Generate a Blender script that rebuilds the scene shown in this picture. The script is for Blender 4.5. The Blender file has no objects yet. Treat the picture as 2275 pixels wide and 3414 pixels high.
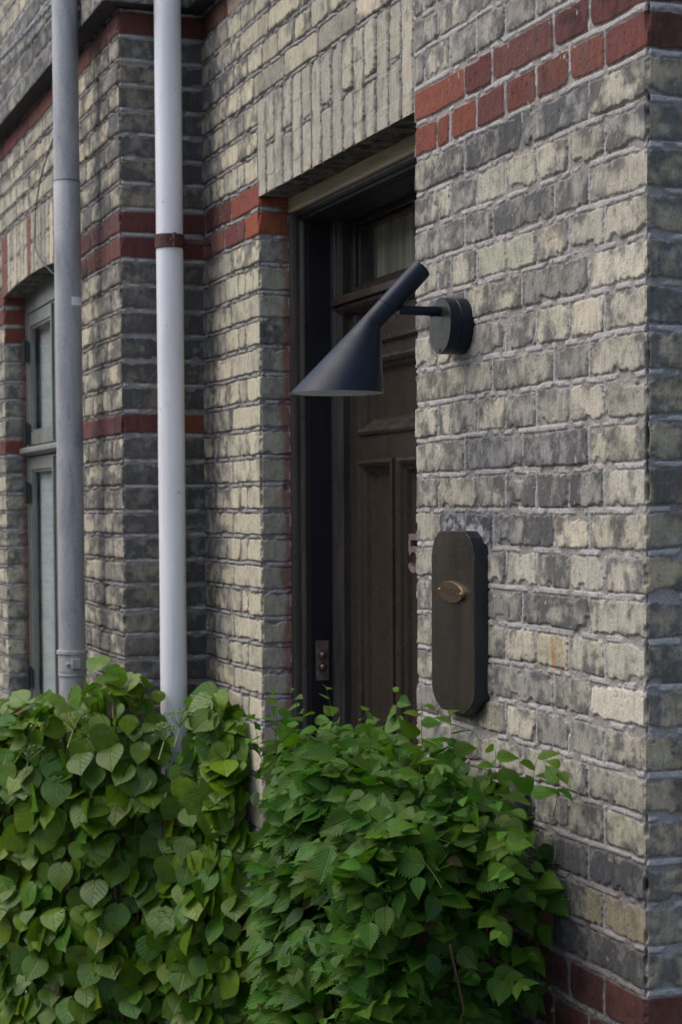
import bpy, bmesh, math, random
import numpy as np
from mathutils import Vector, Matrix

# ------------------------------------------------------------------ scene, camera, light
S = bpy.context.scene
COL = S.collection
random.seed(7)
RNG = np.random.default_rng(11)

CAM = np.array([3.30276, -1.34661, 1.62249])
YAW, PIT, ROL = 1.22436, -0.04466, -0.005373
FPX, PPY = 6102.66, 1972.3
_r0 = np.array([math.cos(YAW), math.sin(YAW), 0.0]); _f0 = np.array([-math.sin(YAW), math.cos(YAW), 0.0]); _u0 = np.array([0, 0, 1.0])
_f = _f0*math.cos(PIT)+_u0*math.sin(PIT); _u = -_f0*math.sin(PIT)+_u0*math.cos(PIT)
_r = _r0*math.cos(ROL)+_u*math.sin(ROL); _u = -_r0*math.sin(ROL)+_u*math.cos(ROL)
cd = bpy.data.cameras.new('camera'); cam = bpy.data.objects.new('camera', cd); COL.objects.link(cam)
cam.matrix_world = Matrix(((_r[0], _u[0], -_f[0], CAM[0]), (_r[1], _u[1], -_f[1], CAM[1]), (_r[2], _u[2], -_f[2], CAM[2]), (0, 0, 0, 1)))
cd.sensor_fit = 'VERTICAL'; cd.sensor_height = 36.0; cd.sensor_width = 24.0
cd.lens = FPX*36.0/3414.0
cd.shift_y = (PPY-1707.0)/3414.0
cd.clip_start = 0.05; cd.clip_end = 500
cd.dof.use_dof = True; cd.dof.focus_distance = 3.1; cd.dof.aperture_fstop = 10.0
S.camera = cam

W = bpy.data.worlds.new("World"); S.world = W; W.use_nodes = True
wn = W.node_tree; wn.nodes.clear()
sky = wn.nodes.new('ShaderNodeTexSky'); sky.sky_type = 'NISHITA'; sky.sun_disc = False
SUN_EL, SUN_AZ = math.radians(52), math.radians(200)     # azimuth measured from +Y towards +X
sky.sun_elevation = SUN_EL; sky.sun_rotation = SUN_AZ; sky.air_density = 1.0; sky.dust_density = 3.0; sky.ozone_density = 1.5
bg = wn.nodes.new('ShaderNodeBackground'); bg.inputs[1].default_value = 0.12
wo = wn.nodes.new('ShaderNodeOutputWorld')
wn.links.new(sky.outputs[0], bg.inputs[0]); wn.links.new(bg.outputs[0], wo.inputs[0])
sd = bpy.data.lights.new('sun', 'SUN'); sun = bpy.data.objects.new('sun', sd); COL.objects.link(sun)
sd.energy = 0.62; sd.angle = math.radians(70); sd.color = (1.0, 0.95, 0.88)
sdir = Vector((math.sin(SUN_AZ)*math.cos(SUN_EL), math.cos(SUN_AZ)*math.cos(SUN_EL), math.sin(SUN_EL)))
sun.rotation_euler = sdir.to_track_quat('Z', 'Y').to_euler()
S.view_settings.view_transform = 'Standard'; S.view_settings.look = 'None'
S.view_settings.exposure = 1.1; S.view_settings.gamma = 1.0

# ------------------------------------------------------------------ object helpers
def link(o, parent=None):
    COL.objects.link(o)
    if parent is not None: o.parent = parent
    return o
def tag(o, label=None, cat=None, group=None, kind=None):
    if label: o['label'] = label
    if cat: o['category'] = cat
    if group: o['group'] = group
    if kind: o['kind'] = kind
    return o
def thing(name, label, cat, loc=(0, 0, 0), group=None):
    o = bpy.data.objects.new(name, None); link(o); o.location = loc; o.empty_display_size = 0.1
    return tag(o, label, cat, group)
def place(o, parent):
    """mesh built in world coordinates, parented to an Empty kept at the thing's base"""
    link(o, parent)
    if parent is not None:
        p = parent; off = Vector((0, 0, 0))
        while p is not None: off += p.location; p = p.parent
        o.location = -off
    return o
def from_bm(name, bm, mat, parent=None, smooth=False, bevel=0, auto=None):
    me = bpy.data.meshes.new(name); bm.normal_update(); bm.to_mesh(me); bm.free()
    me.materials.append(mat)
    if smooth:
        for p in me.polygons: p.use_smooth = True
        me.set_sharp_from_angle(angle=math.radians(38))
    o = bpy.data.objects.new(name, me); place_child(o, parent)
    if bevel:
        m = o.modifiers.new('b', 'BEVEL'); m.width = bevel; m.segments = 2; m.limit_method = 'ANGLE'; m.angle_limit = math.radians(35)
    return o
def place_child(o, parent):
    COL.objects.link(o)
    if parent is None: return
    o.parent = parent
    off = Vector((0, 0, 0)); p = parent
    while p is not None: off += p.location; p = p.parent
    o.location = -off
def box(bm, x0, x1, y0, y1, z0, z1):
    v = [bm.verts.new((x, y, z)) for z in (z0, z1) for y in (y0, y1) for x in (x0, x1)]
    for f in ((0, 2, 3, 1), (4, 5, 7, 6), (0, 1, 5, 4), (2, 6, 7, 3), (0, 4, 6, 2), (1, 3, 7, 5)):
        bm.faces.new([v[i] for i in f])
def extrude_profile_x(bm, prof, x0, x1):
    """prof = [(y,z)..] closed, extruded along x"""
    a = [bm.verts.new((x0, y, z)) for y, z in prof]; b = [bm.verts.new((x1, y, z)) for y, z in prof]
    n = len(prof)
    for i in range(n): bm.faces.new((a[i], a[(i+1) % n], b[(i+1) % n], b[i]))
    bm.faces.new(a[::-1]); bm.faces.new(b)
    bmesh.ops.recalc_face_normals(bm, faces=bm.faces[:])
def extrude_profile_z(bm, prof, z0, z1):
    a = [bm.verts.new((x, y, z0)) for x, y in prof]; b = [bm.verts.new((x, y, z1)) for x, y in prof]
    n = len(prof)
    for i in range(n): bm.faces.new((a[i], a[(i+1) % n], b[(i+1) % n], b[i]))
    bm.faces.new(a[::-1]); bm.faces.new(b)
    bmesh.ops.recalc_face_normals(bm, faces=bm.faces[:])
def extrude_profile_y(bm, prof, y0, y1):
    a = [bm.verts.new((x, y0, z)) for x, z in prof]; b = [bm.verts.new((x, y1, z)) for x, z in prof]
    n = len(prof)
    for i in range(n): bm.faces.new((a[i], a[(i+1) % n], b[(i+1) % n], b[i]))
    bm.faces.new(a[::-1]); bm.faces.new(b)
    bmesh.ops.recalc_face_normals(bm, faces=bm.faces[:])
def frame_of(d):
    d = Vector(d).normalized(); a = Vector((0, 0, 1)) if abs(d.z) < 0.9 else Vector((1, 0, 0))
    u = d.cross(a).normalized(); v = u.cross(d).normalized()
    return u, v
def tube(bm, pts, rads, n=24, cap=True):
    rings = []
    for i, p in enumerate(pts):
        p = Vector(p)
        a = Vector(pts[max(0, i-1)]); b = Vector(pts[min(len(pts)-1, i+1)])
        u, v = frame_of(b-a)
        r = rads[i] if hasattr(rads, '__len__') else rads
        rings.append([bm.verts.new(p+u*math.cos(2*math.pi*k/n)*r+v*math.sin(2*math.pi*k/n)*r) for k in range(n)])
    for i in range(len(rings)-1):
        for k in range(n): bm.faces.new((rings[i][k], rings[i][(k+1) % n], rings[i+1][(k+1) % n], rings[i+1][k]))
    if cap: bm.faces.new(rings[0][::-1]); bm.faces.new(rings[-1])
def frustum(bm, c, d, r0, r1, h, n=32, cap0=True, cap1=True):
    c = Vector(c); d = Vector(d).normalized(); u, v = frame_of(d)
    a = [bm.verts.new(c+u*math.cos(2*math.pi*k/n)*r0+v*math.sin(2*math.pi*k/n)*r0) for k in range(n)]
    b = [bm.verts.new(c+d*h+u*math.cos(2*math.pi*k/n)*r1+v*math.sin(2*math.pi*k/n)*r1) for k in range(n)]
    for k in range(n): bm.faces.new((a[k], a[(k+1) % n], b[(k+1) % n], b[k]))
    if cap0: bm.faces.new(a[::-1])
    if cap1: bm.faces.new(b)

# ------------------------------------------------------------------ materials
def new_mat(name):
    m = bpy.data.materials.new(name); m.use_nodes = True
    nt = m.node_tree; b = nt.nodes['Principled BSDF']
    return m, nt, b
def N(nt, t, **k):
    n = nt.nodes.new(t)
    for a, v in k.items(): setattr(n, a, v)
    return n
def noise(nt, scale, detail=4, rough=0.55, vec=None, stretch=None, dist=0.0):
    tc = N(nt, 'ShaderNodeTexCoord'); src = tc.outputs['Object']
    if stretch:
        mp = N(nt, 'ShaderNodeMapping'); mp.inputs['Scale'].default_value = stretch
        nt.links.new(src, mp.inputs['Vector']); src = mp.outputs['Vector']
    n = N(nt, 'ShaderNodeTexNoise'); n.inputs['Scale'].default_value = scale; n.inputs['Detail'].default_value = detail
    n.inputs['Roughness'].default_value = rough; n.inputs['Distortion'].default_value = dist
    nt.links.new(src, n.inputs['Vector'])
    return n.outputs['Fac']
def ramp(nt, fac, stops):
    r = N(nt, 'ShaderNodeValToRGB'); e = r.color_ramp.elements
    while len(e) < len(stops): e.new(0.5)
    for i, (p, c) in enumerate(stops):
        e[i].position = p; e[i].color = (c[0], c[1], c[2], 1) if hasattr(c, '__len__') else (c, c, c, 1)
    nt.links.new(fac, r.inputs['Fac']); return r.outputs['Color']
def mixc(nt, fac, a, b, mode='MIX'):
    m = N(nt, 'ShaderNodeMix'); m.data_type = 'RGBA'; m.blend_type = mode
    for s, v in ((m.inputs[0], fac), (m.inputs[6], a), (m.inputs[7], b)):
        if hasattr(v, 'is_output') or hasattr(v, 'links'): nt.links.new(v, s)
        elif hasattr(v, '__len__'): s.default_value = (v[0], v[1], v[2], 1)
        else: s.default_value = v
    return m.outputs[2]
def bump(nt, b, fac, strength, dist=0.001):
    n = N(nt, 'ShaderNodeBump'); n.inputs['Strength'].default_value = strength; n.inputs['Distance'].default_value = dist
    nt.links.new(fac, n.inputs['Height']); nt.links.new(n.outputs['Normal'], b.inputs['Normal']); return n

def paint(name, col, rough=0.45, var=0.25, nscale=30, bmp=0.15, bscale=250, spec=0.5, metal=0.0, dust=0.0, stretch=None, dustcol=(0.25, 0.25, 0.24), bdist=0.0006, grime=0.0):
    m, nt, b = new_mat(name)
    f = noise(nt, nscale, 5, 0.6, stretch=stretch)
    c = ramp(nt, f, [(0.3, tuple(x*(1-var) for x in col)), (0.7, tuple(min(1, x*(1+var)) for x in col))])
    if dust:
        d = noise(nt, 420, 2, 0.5); dm = ramp(nt, d, [(0.66, 0.0), (0.75, dust)])
        c = mixc(nt, dm, c, dustcol)
    if grime:
        g1 = ramp(nt, noise(nt, 34, 6, 0.75), [(0.62, 0.0), (0.70, grime)]); c = mixc(nt, g1, c, (0.12, 0.11, 0.09))
        g2 = ramp(nt, noise(nt, 26, 5, 0.7, stretch=(3, 3, 0.12)), [(0.5, 0.0), (0.75, grime*.5)]); c = mixc(nt, g2, c, (0.30, 0.27, 0.22))
    nt.links.new(c, b.inputs['Base Color'])
    b.inputs['Roughness'].default_value = rough; b.inputs['Metallic'].default_value = metal
    b.inputs['Specular IOR Level'].default_value = spec
    rr = ramp(nt, noise(nt, nscale*2.3, 4), [(0.3, max(0.02, rough-0.08)), (0.7, min(1, rough+0.1))])
    nt.links.new(rr, b.inputs['Roughness'])
    if bmp: bump(nt, b, noise(nt, bscale, 3), bmp, bdist)
    return m

def brick_mat():
    m, nt, b = new_mat('weathered_brickwork')
    at = N(nt, 'ShaderNodeAttribute'); at.attribute_name = 'Col'
    am = N(nt, 'ShaderNodeAttribute'); am.attribute_name = 'Mort'
    # clay: vertical smears, fine grain, pores
    smear = ramp(nt, noise(nt, 55, 5, 0.65, stretch=(1.6, 1.6, 0.45), dist=0.6), [(0.25, 0.66), (0.5, 1.0), (0.78, 1.22)])
    grain = ramp(nt, noise(nt, 420, 4, 0.7), [(0.3, 0.80), (0.7, 1.18)])
    pores = ramp(nt, noise(nt, 210, 3, 0.6), [(0.27, 0.35), (0.35, 1.0)])
    c = mixc(nt, 1.0, at.outputs['Color'], smear, 'MULTIPLY')
    c = mixc(nt, 1.0, c, pores, 'MULTIPLY')
    mg = ramp(nt, noise(nt, 520, 3, 0.8), [(0.3, 0.62), (0.72, 1.35)])
    cm = mixc(nt, 1.0, at.outputs['Color'], mg, 'MULTIPLY')
    c = mixc(nt, am.outputs['Fac'], c, cm)
    c = mixc(nt, 1.0, c, grain, 'MULTIPLY')
    nt.links.new(c, b.inputs['Base Color'])
    b.inputs['Roughness'].default_value = 0.92; b.inputs['Specular IOR Level'].default_value = 0.25
    h1 = noise(nt, 160, 6, 0.7, dist=0.4)
    bump(nt, b, h1, 0.75, 0.0022)
    return m
M = {}
M['brick'] = brick_mat()
M['lamp'] = paint('matt_black_powder_coat', (0.0050, 0.0090, 0.0190), rough=0.40, var=0.12, nscale=14, spec=0.24, bmp=0.35, bscale=900, dust=0.22, bdist=0.0002)
M['lampface'] = paint('lit_black_plate', (0.038, 0.034, 0.024), rough=0.34, spec=0.35, var=0.1, bmp=0.3, bscale=900, dust=0.2, bdist=0.0002)  # same paint as the lamp, colour lightened for the street's reflected light
M['lampin'] = paint('pale_enamel_inside', (0.42, 0.45, 0.42), rough=0.5, var=0.05, bmp=0)
M['screw'] = paint('dark_screw_metal', (0.05, 0.05, 0.055), rough=0.3, metal=0.8, bmp=0)
M['door'] = paint('dark_brown_gloss_paint', (0.032, 0.0245, 0.018), spec=0.6, rough=0.24, var=0.14, nscale=9, bmp=0.15, bscale=60, stretch=(2.5, 2.5, 0.3), bdist=0.0012)
M['lining'] = paint('blue_black_paint', (0.0065, 0.0075, 0.011), rough=0.46, var=0.3, nscale=12, bmp=0.25, bscale=90, bdist=0.0006)
M['casing'] = paint('worn_brown_black_paint', (0.042, 0.035, 0.029), rough=0.34, var=0.4, nscale=22, bmp=0.4, bscale=70, stretch=(2, 2, 0.25), bdist=0.001)
M['beam'] = paint('olive_brown_weathered_timber', (0.46, 0.385, 0.25), rough=0.5, var=0.3, nscale=16, bmp=0.8, bscale=45, stretch=(0.25, 2, 3), bdist=0.002)
M['white'] = paint('grey_white_painted_pipe', (0.83, 0.835, 0.845), rough=0.38, var=0.11, nscale=6, bmp=0.12, bscale=60, stretch=(2, 2, 0.3), dust=0.06, grime=0.45)
M['rust'] = paint('rusty_iron', (0.075, 0.03, 0.022), rough=0.75, var=0.55, nscale=60, bmp=0.7, bscale=200)
M['sticker'] = paint('white_sticker', (0.90, 0.92, 0.94), rough=0.5, var=0.03, bmp=0)
M['wframe'] = paint('grey_green_window_paint', (0.165, 0.175, 0.155), rough=0.38, var=0.25, nscale=14, bmp=0.3, bscale=60, stretch=(2, 2, 0.4))
M['hinge'] = paint('dark_green_iron', (0.012, 0.022, 0.021), rough=0.5, var=0.3)
M['plaque'] = paint('worn_black_board', (0.026, 0.019, 0.011), rough=0.24, spec=0.45, var=0.6, nscale=7, bmp=0.45, bscale=120, stretch=(2, 2, 0.6), dust=0.12, bdist=0.0007)
M['plaqueside'] = paint('blue_black_board_edge', (0.010, 0.012, 0.017), rough=0.42, var=0.5, nscale=30, bmp=0.5, bscale=90, stretch=(2, 2, 0.3), dust=0.3)
M['copper'] = paint('dull_copper', (0.21, 0.155, 0.14), rough=0.42, var=0.3, nscale=60, metal=0.35)
M['dullplate'] = paint('tarnished_steel', (0.17, 0.14, 0.135), rough=0.42, var=0.35, nscale=50, metal=0.4)
M['button'] = paint('bronze_button', (0.13, 0.085, 0.065), rough=0.35, var=0.3, nscale=50, metal=0.6)
M['rope'] = paint('pale_twisted_rope', (0.33, 0.36, 0.38), rough=0.9, var=0.3, nscale=90)
M['wire'] = paint('thin_green_grey_wire', (0.03, 0.045, 0.045), rough=0.6, var=0.2)
M['mortarflake'] = paint('pale_mortar', (0.45, 0.43, 0.40), rough=0.9, var=0.3, nscale=90)
M['inside'] = paint('dim_room_plaster', (0.035, 0.034, 0.032), rough=0.9, bmp=0)
M['blind'] = paint('pale_window_blind', (0.52, 0.56, 0.56), rough=0.8, var=0.2, nscale=3, bmp=0, stretch=(1, 1, 0.4))
M['curtain'] = paint('reflection_tone_curtain', (0.34, 0.30, 0.23), rough=0.9, var=0.4, nscale=20, bmp=0, stretch=(3, 3, 0.1))  # curtain colour lightened to stand for the reflection in the fanlight
M['stem'] = paint('brown_twig', (0.075, 0.04, 0.024), rough=0.8, var=0.4, nscale=60)
M['greenstem'] = paint('green_shoot', (0.055, 0.085, 0.02), rough=0.5, var=0.3, nscale=40, bmp=0)

def zinc():
    m, nt, b = new_mat('weathered_zinc')
    f = noise(nt, 11, 7, 0.7, stretch=(2.0, 2.0, 0.5), dist=0.8)
    c = ramp(nt, f, [(0.25, (0.22, 0.23, 0.24)), (0.45, (0.36, 0.365, 0.375)), (0.6, (0.44, 0.435, 0.425)), (0.8, (0.47, 0.42, 0.36))])
    f2 = ramp(nt, noise(nt, 160, 3), [(0.3, 0.88), (0.7, 1.1)])
    nt.links.new(mixc(nt, 1.0, c, f2, 'MULTIPLY'), b.inputs['Base Color'])
    b.inputs['Metallic'].default_value = 0.12; b.inputs['Roughness'].default_value = 0.45
    bump(nt, b, noise(nt, 120, 4), 0.15, 0.0006); return m
M['zinc'] = zinc()
def brass():
    m, nt, b = new_mat('brushed_old_brass')
    f = noise(nt, 140, 4, 0.7, stretch=(0.15, 1, 3.0))
    c = ramp(nt, f, [(0.3, (0.085, 0.055, 0.027)), (0.7, (0.17, 0.108, 0.05))])
    nt.links.new(c, b.inputs['Base Color']); b.inputs['Metallic'].default_value = 0.7; b.inputs['Roughness'].default_value = 0.4
    bump(nt, b, f, 0.2, 0.0002); return m
M['brass'] = brass()
M['brassrim'] = paint('bright_brass', (0.30, 0.21, 0.10), rough=0.35, metal=0.9, var=0.1, bmp=0)
def glass():
    m = bpy.data.materials.new('window_glass'); m.use_nodes = True; nt = m.node_tree; nt.nodes.clear()
    o = N(nt, 'ShaderNodeOutputMaterial'); g = N(nt, 'ShaderNodeBsdfGlossy'); g.inputs['Roughness'].default_value = 0.02
    g.inputs['Color'].default_value = (0.9, 0.95, 0.95, 1)
    t = N(nt, 'ShaderNodeBsdfTransparent'); t.inputs['Color'].default_value = (0.92, 0.96, 0.95, 1)
    lw = N(nt, 'ShaderNodeLayerWeight'); lw.inputs['Blend'].default_value = 0.5
    pw = N(nt, 'ShaderNodeMath', operation='POWER'); nt.links.new(lw.outputs['Facing'], pw.inputs[0]); pw.inputs[1].default_value = 5.0
    fr = N(nt, 'ShaderNodeMath', operation='MULTIPLY_ADD'); nt.links.new(pw.outputs[0], fr.inputs[0]); fr.inputs[1].default_value = 0.9; fr.inputs[2].default_value = 0.08
    mx = N(nt, 'ShaderNodeMixShader'); nt.links.new(fr.outputs[0], mx.inputs[0]); nt.links.new(t.outputs[0], mx.inputs[1]); nt.links.new(g.outputs[0], mx.inputs[2])
    b = N(nt, 'ShaderNodeBump'); b.inputs['Strength'].default_value = 0.06; b.inputs['Distance'].default_value = 0.01
    nt.links.new(noise(nt, 5, 2), b.inputs['Height']); nt.links.new(b.outputs[0], g.inputs['Normal'])
    nt.links.new(mx.outputs[0], o.inputs[0]); return m
M['glass'] = glass()

def leaf_mat(name, nveins, rough, trans=0.28, vein=1.25, bst=.8, vw=7.0, spec=.24):
    m = bpy.data.materials.new(name); m.use_nodes = True; nt = m.node_tree; b = nt.nodes['Principled BSDF']
    out = [n for n in nt.nodes if n.type == 'OUTPUT_MATERIAL'][0]
    at = N(nt, 'ShaderNodeAttribute'); at.attribute_name = 'Col'
    uv = N(nt, 'ShaderNodeUVMap'); sp = N(nt, 'ShaderNodeSeparateXYZ'); nt.links.new(uv.outputs[0], sp.inputs[0])
    def mth(op, a, bb=None):
        n = N(nt, 'ShaderNodeMath', operation=op)
        for i, v in enumerate((a, bb)):
            if v is None: continue
            if isinstance(v, (int, float)): n.inputs[i].default_value = v
            else: nt.links.new(v, n.inputs[i])
        return n.outputs[0]
    ax = mth('ABSOLUTE', mth('SUBTRACT', sp.outputs[0], 0.5))
    ph = mth('MULTIPLY', mth('SUBTRACT', sp.outputs[1], mth('MULTIPLY', ax, 1.05)), nveins)
    saw = mth('ABSOLUTE', mth('SUBTRACT', mth('FRACT', ph), 0.5))          # 0.5 at the vein
    side = mth('SMOOTH_MIN', mth('MULTIPLY', mth('SUBTRACT', 0.5, saw), vw), 1.0)
    mid = mth('MINIMUM', mth('MULTIPLY', ax, 34.0), 1.0)
    vv = mth('MINIMUM', side, mid)                                            # 0 on veins
    vc = ramp(nt, vv, [(0.0, vein), (0.55, 1.0)])
    c = mixc(nt, 1.0, at.outputs['Color'], vc, 'MULTIPLY')
    mot = ramp(nt, noise(nt, 70, 4, 0.6), [(0.3, 0.82), (0.7, 1.16)])
    c = mixc(nt, 1.0, c, mot, 'MULTIPLY')
    nt.links.new(c, b.inputs['Base Color']); b.inputs['Roughness'].default_value = rough
    b.inputs['Specular IOR Level'].default_value = spec
    bp = N(nt, 'ShaderNodeBump'); bp.inputs['Strength'].default_value = bst; bp.inputs['Distance'].default_value = 0.0016
    nt.links.new(mth('MAXIMUM', vv, 0.0), bp.inputs['Height']); nt.links.new(bp.outputs[0], b.inputs['Normal'])
    tr = N(nt, 'ShaderNodeBsdfTranslucent'); tc = mixc(nt, 1.0, c, (1.25, 1.5, 0.45), 'MULTIPLY'); nt.links.new(tc, tr.inputs['Color'])
    mx = N(nt, 'ShaderNodeMixShader'); mx.inputs[0].default_value = trans
    nt.links.new(b.outputs[0], mx.inputs[1]); nt.links.new(tr.outputs[0], mx.inputs[2]); nt.links.new(mx.outputs[0], out.inputs[0])
    return m
M['hornleaf'] = leaf_mat('hornbeam_leaf', 9, 0.48, .26, 1.14, .60)
M['hydleaf'] = leaf_mat('hydrangea_leaf', 5, 0.40, 0.24, 1.08, .5, 13.0, .36)

# ------------------------------------------------------------------ numpy noise
_T = [np.random.default_rng(100+i).random((256, 256)).astype(np.float32) for i in range(6)]
def vnoise(x, y, seed=0):
    T = _T[seed % 6]; x = x+seed*17.31+500; y = y+seed*9.77+500
    xi = np.floor(x).astype(np.int64); yi = np.floor(y).astype(np.int64)
    fx = (x-xi).astype(np.float32); fy = (y-yi).astype(np.float32)
    fx = fx*fx*(3-2*fx); fy = fy*fy*(3-2*fy)
    a = T[xi & 255, yi & 255]; b = T[(xi+1) & 255, yi & 255]; c = T[xi & 255, (yi+1) & 255]; d = T[(xi+1) & 255, (yi+1) & 255]
    return (a*(1-fx)+b*fx)*(1-fy)+(c*(1-fx)+d*fx)*fy
def fbm(x, y, seed=0, oct=4, g=0.5):
    s = 0; a = 1; t = 0
    for i in range(oct):
        s = s+a*vnoise(x*2**i, y*2**i, seed+i*3); t += a; a *= g
    return s/t
def sstep(a, b, x):
    t = np.clip((x-a)/(b-a), 0, 1); return t*t*(3-2*t)
def hsh(a, b, k=0):
    v = np.sin(a*127.1+b*311.7+k*74.7)*43758.5453
    return v-np.floor(v)

# ------------------------------------------------------------------ brickwork
Z0, CH = 2.29, 0.0667
_d = {-10: -.006, -9: -.0091, -8: -.0044, -7: -.0025, -6: -.0009, -5: .0006, -4: .0022, -3: .004, -2: .0036, -1: .0024, 0: .0022, 1: .0013, 2: .0007, 3: .0013, 4: .0014, 5: .0012,
      6: -.001, 7: .0002, 8: -.0015, 9: -.0029, 10: -.0028, 11: -.0015, 12: -.0017, 13: -.0008, 14: -.0016, 15: -.0005, 16: .0012, 17: .0031, 18: .003, 19: .0042, 20: .0043, 21: .0047}
J0, J1 = -22, 35
ZJ = np.array([Z0-CH*j+_d.get(j, 0.0) for j in range(J0, J1)])          # descending
ZJa = ZJ[::-1].copy()                                                       # ascending
REDC = {-1, -2, -10, 21, 22}
def course_of(z):
    k = np.clip(np.searchsorted(ZJa, z)-1, 0, len(ZJa)-2)                    # between ZJa[k] and ZJa[k+1]
    c = (J1-1-k)-1                                                          # course index (top joint j=c)
    return c, ZJa[k], ZJa[k+1]
PAL = np.array([(.360, .345, .280), (.320, .312, .265), (.44, .405, .325), (.215, .213, .200), (.275, .270, .245), (.38, .36, .30)])
PALP = np.array([.26, .2, .12, .16, .14, .12])
SOOT = np.array((.052, .053, .057))

def layout_default(c, length, wid):
    """joint positions along s for course c on wall wid"""
    rs = np.random.RandomState((c+50)*13+wid*977)
    if c % 2: off, step = 0.06*((c//2) % 2), 0.12
    else: off, step = (0.0 if (c//2) % 2 else 0.12), 0.24
    j = np.arange(off-0.24, length+0.3, step)
    j = j+rs.uniform(-.004, .004, len(j))
    return j

def brick_sheet(name, parent, sa, za, posf, layout, wid=0, redc=REDC, corners=(), dirt=None, hole=None, soldier=None, cfix=None,
                soot=0.45, amp=1.0, bright=1.0, mortk=.62, mdark=None, jd=.0052):
    """dense relief sheet: every brick, joint, chip and pointing ridge is modelled in the surface.
    sa,za: 1-D coordinates; posf(S,Z,H,DS)->xyz; corners: list of (s_edge, zmin, zmax, key)"""
    ns, nz = len(sa), len(za)
    Sg, Zg = np.meshgrid(sa, za)                       # shape nz,ns
    s = Sg.ravel(); z = Zg.ravel()
    wc = np.zeros_like(s); wfar = np.zeros_like(s)
    for (se, zm, zM, key) in corners:
        ins = (z >= zm-1e-4) & (z <= zM+1e-4)
        wc = np.where(ins, np.maximum(wc, 1-sstep(0, .007, np.abs(s-se))), wc)
        wfar = np.where(ins, np.maximum(wfar, 1-sstep(.0, .035, np.abs(s-se))), wfar)
    zw = z+(fbm(s*9, z*9, wid, 3)-.5)*.007*(1-wfar)
    c, zl, zh = course_of(zw)
    # joints along s
    sl = np.full_like(s, -9.0); sh = np.full_like(s, 9.0); bi = np.zeros_like(s)
    sw = s+(fbm(z*22, s*5, wid+2, 2)-.5)*.005*(1-wfar)
    L = sa[-1]
    for cc in np.unique(c):
        m = c == cc
        j = np.sort(np.asarray(layout(int(cc)), float))
        jj = np.concatenate(([-9.0], j, [9.0]))
        k = np.searchsorted(jj, sw[m])-1; k = np.clip(k, 0, len(jj)-2)
        sl[m] = jj[k]; sh[m] = jj[k+1]; bi[m] = k
    hb_, hh_ = .0062, .0040                             # half joints: bed, head
    dz = np.minimum(zw-zl, zh-zw)-hb_; ds = np.minimum(sw-sl, sh-sw)-hh_
    bedc = np.minimum(np.abs(zw-zl), np.abs(zh-zw)); headc = np.minimum(np.abs(sw-sl), np.abs(sh-sw))
    rowhead = np.ones_like(s)
    if soldier is not None:
        m, a0, pitch, zb, zt = soldier(s, z)
        v = (s-a0)/pitch; vi = np.floor(v); fr = (v-vi)*pitch
        dsv = np.minimum(fr, pitch-fr)-.0045
        zmid = (zb+zt)/2+(hsh(vi, 3.0)-.5)*.01
        split = (vi.astype(int) % 2) == 1
        dzv = np.minimum(z-zb+.02, zt-z)-.005
        dzs = np.where(split, np.minimum(dzv, np.abs(z-zmid)-.005), dzv)
        ds = np.where(m, dsv, ds); dz = np.where(m, dzs, dz)
        headc = np.where(m, np.minimum(fr, pitch-fr), headc)
        bedc = np.where(m, np.where(split, np.minimum(np.abs(z-zmid), zt-z), zt-z), bedc)
        bi = np.where(m, vi*2+(z > zmid)*split+500, bi); cid = np.where(m, 77, c)
        solm = m
    else: cid = c; solm = np.zeros(len(s), bool)
    R1 = hsh(cid, bi+wid*7, 1); R2 = hsh(cid, bi+wid*7, 2); R3 = hsh(cid, bi+wid*7, 3); R4 = hsh(cid, bi+wid*7, 4); R5 = hsh(cid, bi+wid*7, 5)
    isred = np.isin(c, list(redc)) & ~solm
    # chipped, worn arrises
    rr = .016
    dx_, dy_ = rr-np.minimum(ds, rr), rr-np.minimum(dz, rr)
    d = rr-np.sqrt(dx_**2+dy_**2); d = np.where((ds > .004) & (dz > .004), d, np.minimum(np.minimum(ds, dz), d+.003))
    ch = fbm(s*85, z*85, wid+1, 4, .6); ch2 = fbm(s*30+R3*9, z*30, wid+4, 3)
    chip = amp*np.where(isred, .35, 1.0)*np.where((wid == 1) & (s+XI < 0), .55, 1.0)*np.minimum(.010, (ch-.48)*.0115+np.maximum(0, ch2-.58)*(.075*R4))
    lowedge = sstep(.012, 0, zw-zl)*.0015
    d = d-np.maximum(chip, -.0015)-lowedge*amp
    cov = sstep(-.0002, .0013, d)
    # heights
    tilt = ((R1-.5)*(z-(zl+zh)/2)*.05+(R2-.5)*.012*(np.clip(s-sl, 0, .24)-.06))
    hb = (R3-.5)*.0022+np.clip(tilt, -.002, .002)+(fbm(s*45, z*45, wid+5, 4, .6)-.5)*.0020-sstep(.003, 0, d)*.0006
    pit = sstep(.78, .86, fbm(s*150, z*150, wid+3, 2)); hb = hb-pit*.0012
    ridge = sstep(.0052, .0034, np.where(bedc*1.0 < headc, bedc-(fbm(s*14, z*3, wid, 2)-.5)*.003, headc*1.55))
    brk = sstep(.36, .50, fbm(s*35, z*35, wid+6, 3))
    ridge = ridge*brk
    hm = -jd+ridge*(jd*.86)+(fbm(s*260, z*260, wid+7, 2)-.5)*.0022+(fbm(s*30, z*30, wid+8, 2)-.5)*.0022
    if wid == 1: hm = np.where(s+XI < 0, hm-.003*(1-ridge), hm)
    h = cov*hb+(1-cov)*hm
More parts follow.
